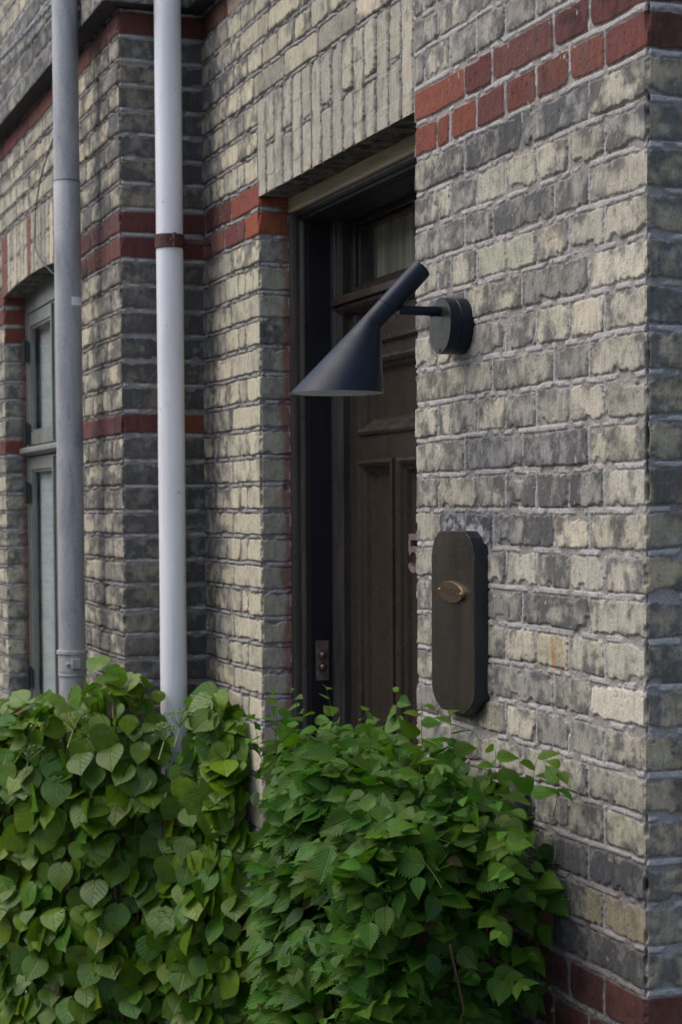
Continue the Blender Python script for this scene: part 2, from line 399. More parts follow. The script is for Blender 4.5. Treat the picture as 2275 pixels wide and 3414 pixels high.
    # corner profile shared by both faces
    if len(corners):
        bd = np.minimum(z-np.interp(z, ZJa, ZJa), 9)
        kz = np.clip(np.searchsorted(ZJa, z)-1, 0, len(ZJa)-2)
        bd = np.minimum(z-ZJa[kz], ZJa[kz+1]-z)
        hc = -.0012-.0042*sstep(.0075, .0045, bd)-np.maximum(0, fbm(z*38, z*0+3.3, 2, 3)-.5)*.040-np.maximum(0, fbm(z*150, z*0+7.1, 4, 2)-.5)*.005
        h = h*(1-wc)+hc*wc
        ds_c = hc*wc
    else: ds_c = np.zeros_like(s)
    # colour
    cum = np.cumsum(PALP); pi_ = np.searchsorted(cum, R1*.999); base = PAL[np.clip(pi_, 0, len(PAL)-1)]
    base = base*.75+np.array((.345, .322, .250))*.25; base = base*(1.05+.28*R2)[:, None]*(np.array((1.05, 1.0, .91)) if wid != 1 else np.stack([np.where(s+XI < 0, 1.05, 1.025), np.ones_like(s), np.where(s+XI < 0, .90, .965)], 1))
    red = np.array((.172, .058, .041))*(.48+.62*R1)[:, None]*np.stack([np.ones_like(R2), .85+.3*R2, .9+.4*R3], 1)
    reddark = sstep(.5, .8, fbm(s*28+R2*9, z*40, wid+9, 4)); red = red*(1-.62*reddark[:, None]*(.3+.7*R4[:, None])); rd2 = sstep(.48, .7, fbm(s*45, z*30+R1*5, wid+2, 5, .65))*.38; red = red*(1-rd2[:, None])+np.array((.125, .095, .08))*rd2[:, None]
    base = np.where(isred[:, None], red, base)
    if cfix is not None: base, sootk = cfix(s, z, c, bi, base, np.full_like(s, soot))
    else: sootk = np.full_like(s, soot)
    sq = .45 if wid in (7, 11) else 1.0
    bl = .42*fbm(s*26*sq+R4*13, z*15+R5*7+fbm(s*30, z*30, wid+2, 2)*.8, wid+10, 5, .62)+.58*fbm(s*34*sq+R5*9, z*38+R4*5, wid+4, 6, .68)
    bl = (bl-.5)*1.6+.5; edge = sstep(.020, .002, np.minimum(ds, dz))*.09; bl = bl+edge+(fbm(s*8+R3*3, z*8, wid+1, 3)-.5)*.12
    k = np.clip(sstep(.47-.34*sootk, .90-.36*sootk, bl+(R5-.5)*.16), 0, 1)*np.where(isred, .2, .84)*(.45+.55*sstep(0, .6, sootk+R2*.5))
    # general grime edge of each face of clay
    base = base*(1-k[:, None])+SOOT[None]*k[:, None]*(1+.6*R1[:, None])
    wash = sstep(.6, .78, fbm(s*33, z*33, wid+11, 4, .6))*.35*(~isred)
    base = base*(1-wash[:, None])+np.array((.42, .40, .33))[None]*wash[:, None]
    mb = np.array((.318, .295, .270))[None]*(.72+.5*fbm(s*40, z*40, wid+12, 3))[:, None]
    mr = np.array((.43, .41, .388))[None]*(.8+.35*fbm(s*60, z*60, wid+13, 3))[:, None]
    mort = mb*(1-ridge[:, None])+mr*ridge[:, None]
    if mdark is not None: mort = mort*mdark(s, z, headc < bedc)[:, None]
    msoot = np.clip(sootk-.35, 0, 1)*.9
    mort = mort*(1-msoot[:, None]*mortk)
    col = base*cov[:, None]+mort*(1-cov[:, None])
    if dirt is not None: col = dirt(s, z, col)
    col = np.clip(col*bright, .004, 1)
    P = posf(s, z, h, ds_c)
    # faces
    idx = np.arange(ns*nz).reshape(nz, ns)
    q = np.stack([idx[:-1, :-1], idx[:-1, 1:], idx[1:, 1:], idx[1:, :-1]], -1).reshape(-1, 4)
    if hole is not None:
        cx = (Sg[:-1, :-1]+Sg[1:, 1:]).ravel()/2; cz = (Zg[:-1, :-1]+Zg[1:, 1:]).ravel()/2
        q = q[~hole(cx, cz)]
    # orient
    me = bpy.data.meshes.new(name)
    me.vertices.add(len(P)); me.vertices.foreach_set('co', P.astype(np.float32).ravel())
    me.loops.add(len(q)*4); me.loops.foreach_set('vertex_index', q.astype(np.int32).ravel())
    me.polygons.add(len(q)); me.polygons.foreach_set('loop_start', np.arange(0, len(q)*4, 4, dtype=np.int32))
    me.polygons.foreach_set('use_smooth', np.ones(len(q), bool))
    me.update()
    a = me.color_attributes.new('Col', 'FLOAT_COLOR', 'POINT')
    a.data.foreach_set('color', np.concatenate([col, np.ones((len(col), 1))], 1).astype(np.float32).ravel())
    b = me.attributes.new('Mort', 'FLOAT', 'POINT'); b.data.foreach_set('value', (1-cov).astype(np.float32))
    me.materials.append(M['brick'])
    o = bpy.data.objects.new(name, me); place_child(o, parent)
    return o

XJ, XI, WR, DP = -1.0085, -1.5127, 0.9045, 0.2290
YP = -DP
ARZ0, ARZ1 = 2.387, ZJ[-5-J0]
CORN = 2.952

def lin(a, b, step, extra=()):
    n = max(2, int(round((b-a)/step))+1); x = list(np.linspace(a, b, n))
    for e in extra: x.append(e)
    x = np.array(sorted(x)); keep = [x[0]]
    for v in x[1:]:
        if v-keep[-1] > step*.3: keep.append(v)
        elif any(abs(v-e) < 1e-9 for e in extra): keep[-1] = v
    return np.array(keep)
def zarr(fine0, fine1, step, z0, z1, coarse=.02, extra=()):
    a = []
    if z0 < fine0: a += list(np.arange(z0, fine0-coarse*.5, coarse))
    a += list(lin(fine0, fine1, step, extra))
    if z1 > fine1: a += list(np.linspace(fine1, z1, max(2, int((z1-fine1)/coarse)+1))[1:])
    return np.array(a)

house = thing('brick_house', 'yellow and red brick townhouse front with a recessed black door and a tall window', 'house', (-1.0, 0.3, 0))

# ---- door bay and right pier (one plane, y = 0)
def lay_main(c):
    s0 = XI-.5                                         # s = x - XI + .5
    HDR = [.114, .174, .294, .414, .534, .654, .774]
    LH = [XJ-.114, XJ-.174, XJ-.294, XJ-.414]
    out = []
    if c % 2:                                           # headers
        r = list(HDR)
        if c == -3: r[0] = .054
        if c == -5: r = [.05, .11, .23, .35, .47, .59, .71, .83]
        if c < -5: r = [-1.45+.12*i+.06*((c//2) % 2) for i in range(20)]
        out += r
        if c >= -5: out += LH
    else:
        k = (c//2) % 2
        if c < -5: r = [-1.4+.24*i+.12*k for i in range(10)]
        else: r = [.24, .48, .722] if (c in (0, 4, 8, 12, 16, 20) or c == -4) else [.24, .36, .60, .722]
        if c == -4: r = [.12, .36, .60, .84]
        out += r
        if c >= -5: out += ([XJ-.24, XJ-.48] if c != -4 else [XJ-.16, XJ-.36])
    if c >= -5 and c <= -1: out += [0.0]
    return [x-XI for x in out]
def rustspot(s, z, x0, z0, w, h):
    return np.exp(-((s-x0)/w)**2-((z-z0)/h)**2)
def cfix_main(s, z, c, bi, base, sootk):
    x = s+XI
    sk = sootk.copy()
    R = hsh(c, bi, 9)
    left = x < XJ+.001
    # the inner corner beside the pipe is darker, the arris by the door is clean
    sk = np.where(left, .60-.62*sstep(XI+.05, XJ-.16, x), sk)
    sk = np.where((x < 0) & (z > ARZ0), .28-.2*sstep(XI, XJ, x), sk); sk = np.where((x > XJ) & (x < 0) & (z < ARZ1), .02, sk)
    sk = np.where(left & (z > ARZ0), .58-.42*sstep(XI, XJ-.1, x), sk)
    base = np.where((left & (x > XJ-.25) & ~np.isin(c, [-1, -2]))[:, None], base*.5+np.array((.50, .46, .33))*.58, base)
    low = sstep(1.25, .95, z)*(x > 0)
    sk = sk+low*.35
    sol = (x > XJ) & (x < 0) & (z > ARZ0) & (z < ARZ1); base = np.where(sol[:, None], base*.35+np.array((.37, .35, .285))*.68, base)
    def setb(cc, xa, xb, col, so, mix=.72):
        nonlocal base, sk
        m = (c == cc) & (x > xa) & (x < xb)
        base = np.where(m[:, None], np.array(col)*mix+base*(1-mix), base); sk = np.where(m, so, sk)
    cr = (.50, .455, .36)
    setb(14, .722, .95, (.60, .55, .44), -.2); setb(5, .722, .95, cr, .3); setb(4, .722, .95, (.56, .52, .41), .12)
    setb(3, .654, .95, (.42, .395, .31), .28); setb(9, .774, .95, (.5, .46, .38), .3)
    setb(11, .414, .534, (.52, .49, .40), -.05); setb(11, .654, .774, (.5, .47, .37), .1); setb(13, .774, .95, (.46, .44, .35), .25)
    setb(1, .414, .654, (.44, .41, .31), .1); setb(1, .294, .414, (.45, .43, .33), .15); setb(3, .294, .534, (.42, .42, .31), .05)
    setb(13, .534, .654, (.44, .40, .27), .1); setb(0, .24, .49, (.16, .163, .165), .75); setb(0, 0, .24, (.36, .34, .27), .4); setb(0, .49, .722, (.26, .26, .25), .62)
    setb(2, .36, .60, (.27, .265, .215), .45); setb(10, .12, .24, (.09, .088, .085), .9, 1); setb(10, .24, .36, (.085, .085, .09), .95, 1); setb(10, .36, .60, (.25, .25, .24), .6)
    setb(12, .48, .722, (.24, .235, .22), .65); setb(8, .24, .48, (.24, .24, .235), .6); setb(8, .48, .722, (.21, .215, .225), .7); setb(9, .654, .774, (.2, .2, .2), .6)
    setb(18, .60, .95, (.15, .15, .15), .85); setb(19, .722, .95, (.33, .285, .17), .05); setb(20, .4, .95, (.14, .135, .12), .8); setb(17, .774, .95, (.40, .38, .27), .35)
    setb(16, .722, .95, (.27, .25, .2), .5); setb(-1, 0, .294, (.22, .068, .042), 0); setb(-2, 0, .24, (.25, .085, .052), 0); setb(-2, .24, .36, (.12, .04, .034), 0); setb(-2, .36, .6, (.125, .055, .047), .1)
    setb(-1, .294, .414, (.13, .05, .042), 0); setb(-1, .774, .95, (.15, .05, .04), 0)
    setb(-1, XJ-.114, XJ+.01, (.33, .092, .045), -.3); setb(-2, XJ-.24, XJ+.01, (.25, .078, .05), -.3)
    return base, sk
def dirt_tone_main(s, z, col):
    x = s+XI
    # rust run on one header
    g = rustspot(x, z, .612, ZJ[13-J0]-.045, .022, .026)*sstep(.4, .6, fbm(x*60, z*18, 3, 3)); col = col*(1-.8*g[:, None])+np.array((.42, .21, .04))*.8*g[:, None]
    # pale paint/efflorescence halo round the top of the board
    dd = np.maximum(np.abs(x-.245)-.085, 0); e = np.sqrt(dd**2+np.maximum(z-1.583, 0)**2)
    g = (sstep(.042, .008, e)*(z > 1.50)*sstep(.36, .56, fbm(x*50, z*90, 5, 4))*sstep(.30, .74, fbm(x*70, z*70, 4, 4)+.12*(x > .26)))*(x > .12)
    g = g*np.where(z < 1.575, (x > .33), 1)
    col = col*(1-.7*g[:, None])+np.array((.56, .57, .58))*.7*g[:, None]
    g = rustspot(x, z, .25, 1.262, .10, .02)*.55; col = col*(1-g[:, None])+np.array((.36, .25, .15))*g[:, None]
    # pale scratches & specks of paint
    sp = sstep(.83, .88, fbm(x*90, z*45, 2, 3))*.6; col = col*(1-sp[:, None])+np.array((.58, .56, .46))*sp[:, None]
    # pier gets darker towards the bottom
    f = sstep(1.28, .98, z)*(x > 0)*.45+sstep(1.0, .72, z)*(x > 0)*.25
    col = col*(1-f[:, None]*(.5+.6*fbm(x*12, z*12, 1, 3))[:, None])
    g = sstep(.55, .75, fbm(x*10, z*9, 5, 4))*sstep(1.5, .9, z)*.3*(x > 0); col = col*(1-g[:, None])+col*np.array((.85, 1.0, .7))*g[:, None]
    col = np.where(((x < XI+.05))[:, None], col*.8, col)  # strip along the inner corner made darker
    return col
def sold_door(s, z):
    x = s+XI
    m = (x > XJ-.006) & (x < 0.0) & (z > ARZ0-.001) & (z < ARZ1)
    return m, XJ-.006-XI, (1.0145)/15, ARZ0, ARZ1
xs = np.concatenate([lin(XI-.01, XJ, .0025)[:-1], lin(XJ, 0, .0028)[:-1], lin(0, WR, .00165)])
zz = zarr(.72, 2.70, .0018, 0, 3.7, .02, (ARZ0,))
zz = np.concatenate([zz[zz <= 2.70], lin(2.7, 3.0, .003)[1:], np.arange(3.02, 3.7, .02)])
def pos_main(s, z, h, dc):
    P = np.zeros((len(s), 3)); x = s+XI
    sg = np.where(np.abs(x-XJ) < .02, 1, np.where(np.abs(x) < .02, -1, np.where(np.abs(x-WR) < .02, 1, 0)))
    P[:, 0] = x+sg*dc; P[:, 1] = -h; P[:, 2] = z; return P
brick_sheet('wall', house, xs-XI, zz, pos_main, lay_main, 1, corners=[(XJ-XI, 0, ARZ0, 1), (0-XI, 0, ARZ0, 2), (WR-XI, 0, 9, 3)],
            hole=lambda s, z: (s+XI > XJ+1e-5) & (s+XI < -1e-5) & (z < ARZ0), soldier=sold_door, cfix=cfix_main, dirt=dirt_tone_main, soot=.40, jd=.0038, mdark=lambda s, z, hd: np.where(s+XI < 0, np.where(hd, .50, .72), 1.0))

# ---- pier return (faces +x at x = WR)
def pos_ret(s, z, h, dc):
    P = np.zeros((len(s), 3)); P[:, 0] = WR+h; P[:, 1] = s-dc; P[:, 2] = z; return P
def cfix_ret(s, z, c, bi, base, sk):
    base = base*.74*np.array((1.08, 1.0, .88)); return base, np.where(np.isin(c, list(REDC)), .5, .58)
def dirt_ret(s, z, col):
    g = sstep(.52, .66, fbm(s*14+2, z*9, 4, 4))*sstep(.045, .075, s)*.5
    col = col*(1-g[:, None])+np.array((.13, .05, .035))*g[:, None]
    return col
ss = np.concatenate([lin(0, .12, .0018), np.arange(.13, .62, .01)])
lay_ret = lambda c: ([.228, .348, .468] if c % 2 else [.108, .348, .588])
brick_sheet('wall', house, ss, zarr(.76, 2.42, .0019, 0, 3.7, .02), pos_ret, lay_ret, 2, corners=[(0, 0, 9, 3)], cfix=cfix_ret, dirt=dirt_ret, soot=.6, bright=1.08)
# ---- left jamb of the doorway (faces +x at x = XJ) and right jamb (faces -x at x = 0)
def pos_jl(s, z, h, dc):
    P = np.zeros((len(s), 3)); P[:, 0] = XJ+h; P[:, 1] = s-dc; P[:, 2] = z; return P
def cfix_j(s, z, c, bi, base, sk):
    base = base*.35+np.array((.42, .395, .30))*.62
    base = np.where(np.isin(c, [-1, -2])[:, None], np.array((.30, .085, .045)), base)
    k = .16-.3*sstep(2.1, 1.6, z); return base, np.where(np.isin(c, [-1, -2]), -.3, k)
def dirt_j(s, z, col):
    g = sstep(.050, .068, s+(fbm(z*20, s*0, 3, 3)-.5)*.03)*.75; col = col*(1-g[:, None])+np.array((.23, .085, .06))*g[:, None]
    g = sstep(.0735, .078, s)*(vnoise(z*60, s*0, 2) > .6); col = np.where((g > .5)[:, None], np.array((.55, .55, .55)), col)
    return col
brick_sheet('wall', house, lin(0, .084, .0022), zarr(.72, ARZ0, .002, 0, ARZ0, .02), pos_jl, lambda c: [], 3, corners=[(0, 0, ARZ0+1, 1)], cfix=cfix_j, dirt=dirt_j, soot=.4)
def pos_jr(s, z, h, dc):
    P = np.zeros((len(s), 3)); P[:, 0] = -h; P[:, 1] = s-dc; P[:, 2] = z; return P
brick_sheet('wall', house, lin(0, .084, .004), zarr(.72, ARZ0, .004, 0, ARZ0, .02), pos_jr, lambda c: [], 4, corners=[(0, 0, ARZ0+1, 2)], soot=.35)
# ---- soffit of the flat arch
def pos_sof(s, z, h, dc):
    P = np.zeros((len(s), 3)); P[:, 0] = XJ+s; P[:, 1] = z-3; P[:, 2] = ARZ0-h*1.6+.0005; return P
def sold_sof(s, z): return np.ones(len(s), bool), 0.0, 1.0085/15, 2.5, 3.6
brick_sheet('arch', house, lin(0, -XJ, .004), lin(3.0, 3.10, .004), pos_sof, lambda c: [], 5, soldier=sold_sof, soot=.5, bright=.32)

# ---- pilaster return (faces +x at x = XI)
def pos_pr(s, z, h, dc):
    P = np.zeros((len(s), 3)); P[:, 0] = XI+h; P[:, 1] = YP+s-dc; P[:, 2] = z; return P
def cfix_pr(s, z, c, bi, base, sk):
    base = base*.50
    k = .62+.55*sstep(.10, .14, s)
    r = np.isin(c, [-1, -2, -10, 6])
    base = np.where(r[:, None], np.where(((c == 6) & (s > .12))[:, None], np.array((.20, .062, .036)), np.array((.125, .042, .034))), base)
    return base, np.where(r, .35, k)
def lay_pr(c): return [.113 if c % 2 else .122] if True else []
RED2 = REDC | {6}
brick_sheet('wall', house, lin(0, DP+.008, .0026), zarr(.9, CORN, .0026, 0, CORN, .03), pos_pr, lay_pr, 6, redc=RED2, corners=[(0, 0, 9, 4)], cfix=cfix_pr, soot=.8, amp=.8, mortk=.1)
# ---- left front (y = YP) with the window opening
WX0, WX1 = -3.372, -2.335
def arcz(x): return 2.394+.019*(1-((x-(WX0+WX1)/2)/((WX1-WX0)/2))**2)
LX0 = -4.6
def lay_left(c):
    st = .12 if c % 2 else .24
    off = {0: 0, 1: .114, 2: .12, 3: .174}[c % 4]
    return [(XI-off-st*i)-LX0 for i in range(40)]+[(XI-.114)-LX0]*(c % 2)
def pos_l(s, z, h, dc):
    P = np.zeros((len(s), 3)); x = s+LX0
    sg = np.where(np.abs(x-XI) < .02, 1, np.where(np.abs(x-WX0) < .02, 1, np.where(np.abs(x-WX1) < .02, -1, 0)))
    P[:, 0] = x+sg*dc; P[:, 1] = YP-h; P[:, 2] = z; return P
def sold_l(s, z):
    x = s+LX0; m = (x > WX0-.035) & (x < WX1+.035) & (z > arcz(x)-.001) & (z < 2.615)
    return m, WX0-.035-LX0, (WX1-WX0+.07)/17, arcz(x), 2.615
def cfix_l(s, z, c, bi, base, sk):
    x = s+LX0
    m, a0, pitch, zb, zt = sold_l(s, z); vi = np.floor((s-a0)/pitch)
    red = m & np.isin(vi, [0, 1, 8, 15, 16])
    base = np.where(red[:, None], np.array((.20, .085, .065)), base)
    sk = np.where(m, .05, .30+.32*sstep(-2.3, -1.6, x)); sk = np.where(red, 0, sk); return base, sk
zl = zarr(.9, CORN, .003, 0, CORN, .03, ())
brick_sheet('wall', house, lin(0, XI-LX0, .0045, (WX0-LX0, WX1-LX0)), zl, pos_l, lay_left, 7, redc=RED2, amp=.5, corners=[(XI-LX0, 0, 9, 4), (WX0-LX0, 0, 2.394, 5), (WX1-LX0, 0, 2.394, 6)],
            hole=lambda s, z: (s+LX0 > WX0+1e-4) & (s+LX0 < WX1-1e-4) & (z < arcz(s+LX0)) & (z > .35), soldier=sold_l, cfix=cfix_l, soot=.4, jd=.008, mdark=lambda s, z, hd: np.where(hd, .42, .62))
# window reveals
def pos_wl(s, z, h, dc):
    P = np.zeros((len(s), 3)); P[:, 0] = WX0+h; P[:, 1] = YP+s-dc; P[:, 2] = z; return P
def cfix_w(s, z, c, bi, base, sk):
    r = np.isin(c, [-1, -2, 6, 0]); base = np.where(r[:, None], np.array((.20, .062, .042)), base)
    return base, np.where(r, 0, .45)
def dirt_w(s, z, col):
    g = sstep(.05, .07, s)*.7; return col*(1-g[:, None])+np.array((.16, .06, .045))*g[:, None]
brick_sheet('wall', house, lin(0, .09, .004), zarr(.9, 2.394, .0035, .35, 2.394, .03), pos_wl, lambda c: [], 8, redc=RED2 | {0}, corners=[(0, 0, 9, 5)], cfix=cfix_w, dirt=dirt_w, soot=.4)
def pos_wr(s, z, h, dc):
    P = np.zeros((len(s), 3)); P[:, 0] = WX1-h; P[:, 1] = YP+s-dc; P[:, 2] = z; return P
brick_sheet('wall', house, lin(0, .09, .005), zarr(.9, 2.394, .005, .35, 2.394, .03), pos_wr, lambda c: [], 9, redc=RED2, corners=[(0, 0, 9, 6)], cfix=cfix_w, soot=.4)
def pos_wsof(s, z, h, dc):
    P = np.zeros((len(s), 3)); x = WX0+s; P[:, 0] = x; P[:, 1] = YP+z-3; P[:, 2] = arcz(x)-h+.0005; return P
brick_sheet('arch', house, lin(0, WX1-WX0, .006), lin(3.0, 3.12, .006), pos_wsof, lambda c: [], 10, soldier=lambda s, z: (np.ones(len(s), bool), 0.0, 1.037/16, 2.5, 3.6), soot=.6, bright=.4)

# ---- string course: the wall above steps out 45 mm all the way round
PJ = .046
def cfix_u(s, z, c, bi, base, sk):
    dk = sstep(ZJ[-14-J0]+.01, ZJ[-14-J0]-.01, z)
    base = base*(1-.22*dk[:, None])*np.array((1-.08, 1, 1+.1))**(dk[:, None]*1.0)
    return base, .22+.40*dk
def mk_up(name, sa, posf, wid, cors, lay):
    return brick_sheet(name, house, sa, lin(CORN+.006, 3.75, .0035), posf, lay, wid, redc=set(), corners=cors, cfix=cfix_u, soot=.35, amp=.8)
def pos_ul(s, z, h, dc):
    P = np.zeros((len(s), 3)); x = s+LX0; P[:, 0] = x+np.where(x > XI-.05, dc, 0); P[:, 1] = YP-PJ-h; P[:, 2] = z; return P
mk_up('upper_wall', lin(0, XI+PJ-LX0, .005), pos_ul, 11, [(XI+PJ-LX0, 0, 9, 7)], lay_left)
def pos_ur(s, z, h, dc):
    P = np.zeros((len(s), 3)); P[:, 0] = XI+PJ+h; P[:, 1] = YP-PJ+s-dc; P[:, 2] = z; return P
mk_up('upper_wall', lin(0, DP+.004, .004), pos_ur, 12, [(0, 0, 9, 7)], lay_pr)
def pos_um(s, z, h, dc):
    P = np.zeros((len(s), 3)); P[:, 0] = s+XI; P[:, 1] = -PJ-h; P[:, 2] = z; return P
mk_up('upper_wall', lin(PJ, WR+PJ-XI, .006), pos_um, 13, [], lay_main)
bm = bmesh.new()
bx = lambda *a: box(bm, *a)
def sheet(bm, pts): bm.faces.new([bm.verts.new(p) for p in pts])
sheet(bm, [(LX0, YP-PJ-.003, CORN+.004), (LX0, YP+.012, CORN+.004), (XI-.002, YP+.012, CORN+.004), (XI+PJ+.003, YP-PJ-.003, CORN+.004)])
sheet(bm, [(XI+PJ+.003, YP-PJ-.003, CORN+.004), (XI-.012, YP+.012, CORN+.004), (XI-.012, .012, CORN+.004), (XI+PJ+.003, -PJ, CORN+.004)])
sheet(bm, [(XI+PJ+.003, -PJ-.003, CORN+.004), (XI-.012, .012, CORN+.004), (WR, .012, CORN+.004), (WR+PJ, -PJ-.003, CORN+.004)])
sof = from_bm('string_course', bm, paint('shaded_soffit', (.035, .030, .026), rough=.95, var=.4, nscale=40, bmp=.5, bscale=90), house)  # underside coloured near-black to stand for its shadow

# hidden masonry mass behind the sheets (keeps daylight out of the rooms)
bm = bmesh.new()
box(bm, LX0, LX0+.3, YP+.02, 4, 0, 3.9)
box(bm, LX0+.3, WR-.02, 3.6, 3.9, 0, 3.9)
box(bm, LX0+.301, WR-.021, .14, 3.59, 3.78, 3.9)
box(bm, WR-.12, WR-.018, .02, 3.6, 0, 3.9)
box(bm, -.93+.85+.08, WR-.125, .2, .4, 0, 3.7)
box(bm, WX1+.02, XI-.02, YP+.13, .42, 0, 3.7)
box(bm, XI-.02, XJ-.02, .05, .42, 0, 3.7)
box(bm, XJ-.018, .0, .25, .45, 2.42, 3.7)
box(bm, LX0+.302, WX1+.018, YP+.13, YP+.3, 2.47, 3.7)
box(bm, LX0+.302, WX0-.05, YP+.13, YP+.3, 0, 2.46)
box(bm, LX0+.3, WR-.13, .5, 3.58, .02, .3)
from_bm('inner_wall', bm, M['inside'], house)

# ------------------------------------------------------------------ door
YD = .215
XL, XR = -.985, -.0235
bm = bmesh.new()
prof = [(XJ-.012, .078), (XJ+.008, .078), (XJ+.011, .083), (XJ+.0165, .0835), (XJ+.018, .091), (XJ+.0185, .1), (XL-.001, .1035), (XL+.002, .107), (XL+.002, .112), (XL, .118), (XL, .1795), (XL+.009, .1815), (XL+.012, .187), (XL+.02, .189), (XL+.022, .195), (XL+.030, .198), (XL+.030, .26), (XJ-.012, .26)]
extrude_profile_z(bm, prof, 0.02, 2.352)
extrude_profile_z(bm, [(-1.0085-x, y) for x, y in prof], 0.02, 2.352)
frame = from_bm('door_frame', bm, M['casing'], house, bevel=.0012)
bm = bmesh.new()
extrude_profile_z(bm, [(XL+.0012, .1215), (XL+.0012, .1775), (XL-.01, .1775), (XL-.01, .1215)], .021, 2.33)
extrude_profile_z(bm, [(XR-.0012, .1215), (XR-.0012, .1775), (XR+.01, .1775), (XR+.01, .1215)], .021, 2.33)
extrude_profile_x(bm, [(.121, 2.3285), (.255, 2.3285), (.255, 2.35), (.121, 2.35)], XL+.0015, XR-.0015)
from_bm('door_lining', bm, M['lining'], house)
bm = bmesh.new()
extrude_profile_x(bm, [(.0765, 2.352), (.0765, 2.3868), (.2, 2.3868), (.2, 2.352)], XJ+.001, -.001)
beam = from_bm('lintel_beam', bm, M['beam'], house, bevel=.0015)
bm = bmesh.new()
extrude_profile_x(bm, [(.086, 2.3515), (.086, 2.343), (.092, 2.338), (.099, 2.337), (.101, 2.331), (.108, 2.3295), (.12, 2.3295), (.12, 2.3515)], XJ+.015, -.015)
from_bm('door_head_moulding', bm, M['lining'], house, bevel=.0008)

bm = bmesh.new()
DL, DR = XL+.0305, XR-.0305
def panel_face(bm, x0, x1, z0, z1, openings, y, yb):
    """front face of a framed leaf with moulded recessed panels"""
    xsb = sorted(set([x0, x1]+[o[0] for o in openings]+[o[1] for o in openings])); zsb = sorted(set([z0, z1]+[o[2] for o in openings]+[o[3] for o in openings]))
    for i in range(len(xsb)-1):
        for k in range(len(zsb)-1):
            cx, cz = (xsb[i]+xsb[i+1])/2, (zsb[k]+zsb[k+1])/2
            if any(o[0] < cx < o[1] and o[2] < cz < o[3] for o in openings): continue
            bm.faces.new([bm.verts.new(p) for p in ((xsb[i], y, zsb[k]), (xsb[i+1], y, zsb[k]), (xsb[i+1], y, zsb[k+1]), (xsb[i], y, zsb[k+1]))])
    for (a, b, c, d, raised) in openings:
        steps = [(0, y), (.001, y-.006), (.008, y-.009), (.016, y-.004), (.019, y+.004), (.027, y+.008), (.034, y+.018), (.040, y+.020)]
        if raised: steps += [(.048, y+.020), (.052, y+.015), (.085, y+.006)]
        rings = []
        for off, yy in steps:
            rings.append([bm.verts.new(p) for p in ((a+off, yy, c+off), (b-off, yy, c+off), (b-off, yy, d-off), (a+off, yy, d-off))])
        for i in range(len(rings)-1):
            for k in range(4): bm.faces.new((rings[i][k], rings[i][(k+1) % 4], rings[i+1][(k+1) % 4], rings[i+1][k]))
        bm.faces.new(rings[-1])
LOW = [(-.886, -.652, .45, 1.742, 0), (-.625, -.383, .45, 1.742, 0), (-.356, -.122, .45, 1.742, 0)]
UPP = [(-.882, -.126, 1.801, 1.985, 0)]
panel_face(bm, DL, DR, .08, 2.10, LOW+UPP, YD, YD+.04)
box(bm, DL, DR, YD+.04, YD+.05, .08, 2.10)
bmesh.ops.recalc_face_normals(bm, faces=bm.faces[:])
door = from_bm('door', bm, M['door'], house)
bm = bmesh.new()     # frieze panel bead above the upper panel
for (x0, x1, z0, z1) in ((-.90, -.108, 2.018, 2.026),):
    extrude_profile_x(bm, [(YD-.001, z0-.006), (YD-.006, z0-.004), (YD-.011, z0), (YD-.011, z1), (YD-.006, z1+.004), (YD-.001, z1+.006)], x0, x1)
extrude_profile_z(bm, [(-.905, YD-.001), (-.905, YD-.009), (-.895, YD-.009), (-.891, YD-.001)], 2.012, 2.095)
from_bm('door_bead', bm, M['door'], door)
# transom with drip moulding
bm = bmesh.new()
extrude_profile_x(bm, [(YD+.02, 2.096), (YD-.005, 2.096), (YD-.012, 2.100), (YD-.024, 2.104), (YD-.031, 2.112), (YD-.031, 2.119), (YD-.028, 2.121), (YD-.040, 2.1225), (YD-.040, 2.1385), (YD-.036, 2.1425), (YD+.02, 2.150)], XL+.002, XR-.002)
from_bm('transom', bm, M['door'], house, bevel=.0012)
# fanlight
bm = bmesh.new()
def rect_frame(bm, x0, x1, z0, z1, w, y0, y1, ww=None):
    ww = ww or w
    box(bm, x0, x0+ww, y0, y1, z0, z1); box(bm, x1-ww, x1, y0, y1, z0, z1)
    box(bm, x0+ww, x1-ww, y0+.0005, y1, z0, z0+w); box(bm, x0+ww, x1-ww, y0+.0005, y1, z1-w, z1)
rect_frame(bm, XL+.031, XR-.031, 2.1505, 2.3275, .014, YD+.002, YD+.04, .030)
rect_frame(bm, XL+.0615, XR-.0615, 2.1648, 2.313, .010, YD+.012, YD+.036, .012)
fan = from_bm('fanlight', bm, M['door'], house, bevel=.0025)
bm = bmesh.new(); sheet(bm, [(XL+.07, YD+.028, 2.17), (XR-.07, YD+.028, 2.17), (XR-.07, YD+.028, 2.31), (XL+.07, YD+.028, 2.31)])
from_bm('glass_pane', bm, M['glass'], fan)
bm = bmesh.new()
n = 60
pr = [(-1.015+.93*i/n, YD+.053+.007*math.sin(i*1.1)+.004*math.sin(i*2.7)) for i in range(n+1)]
for i in range(n):
    if i % 30 > 26: continue
    (a, b), (c_, d_) = pr[i], pr[i+1]; sheet(bm, [(a, b, 2.16), (c_, d_, 2.16), (c_, d_, 2.32), (a, b, 2.32)])
from_bm('curtain', bm, M['curtain'], fan, smooth=True)

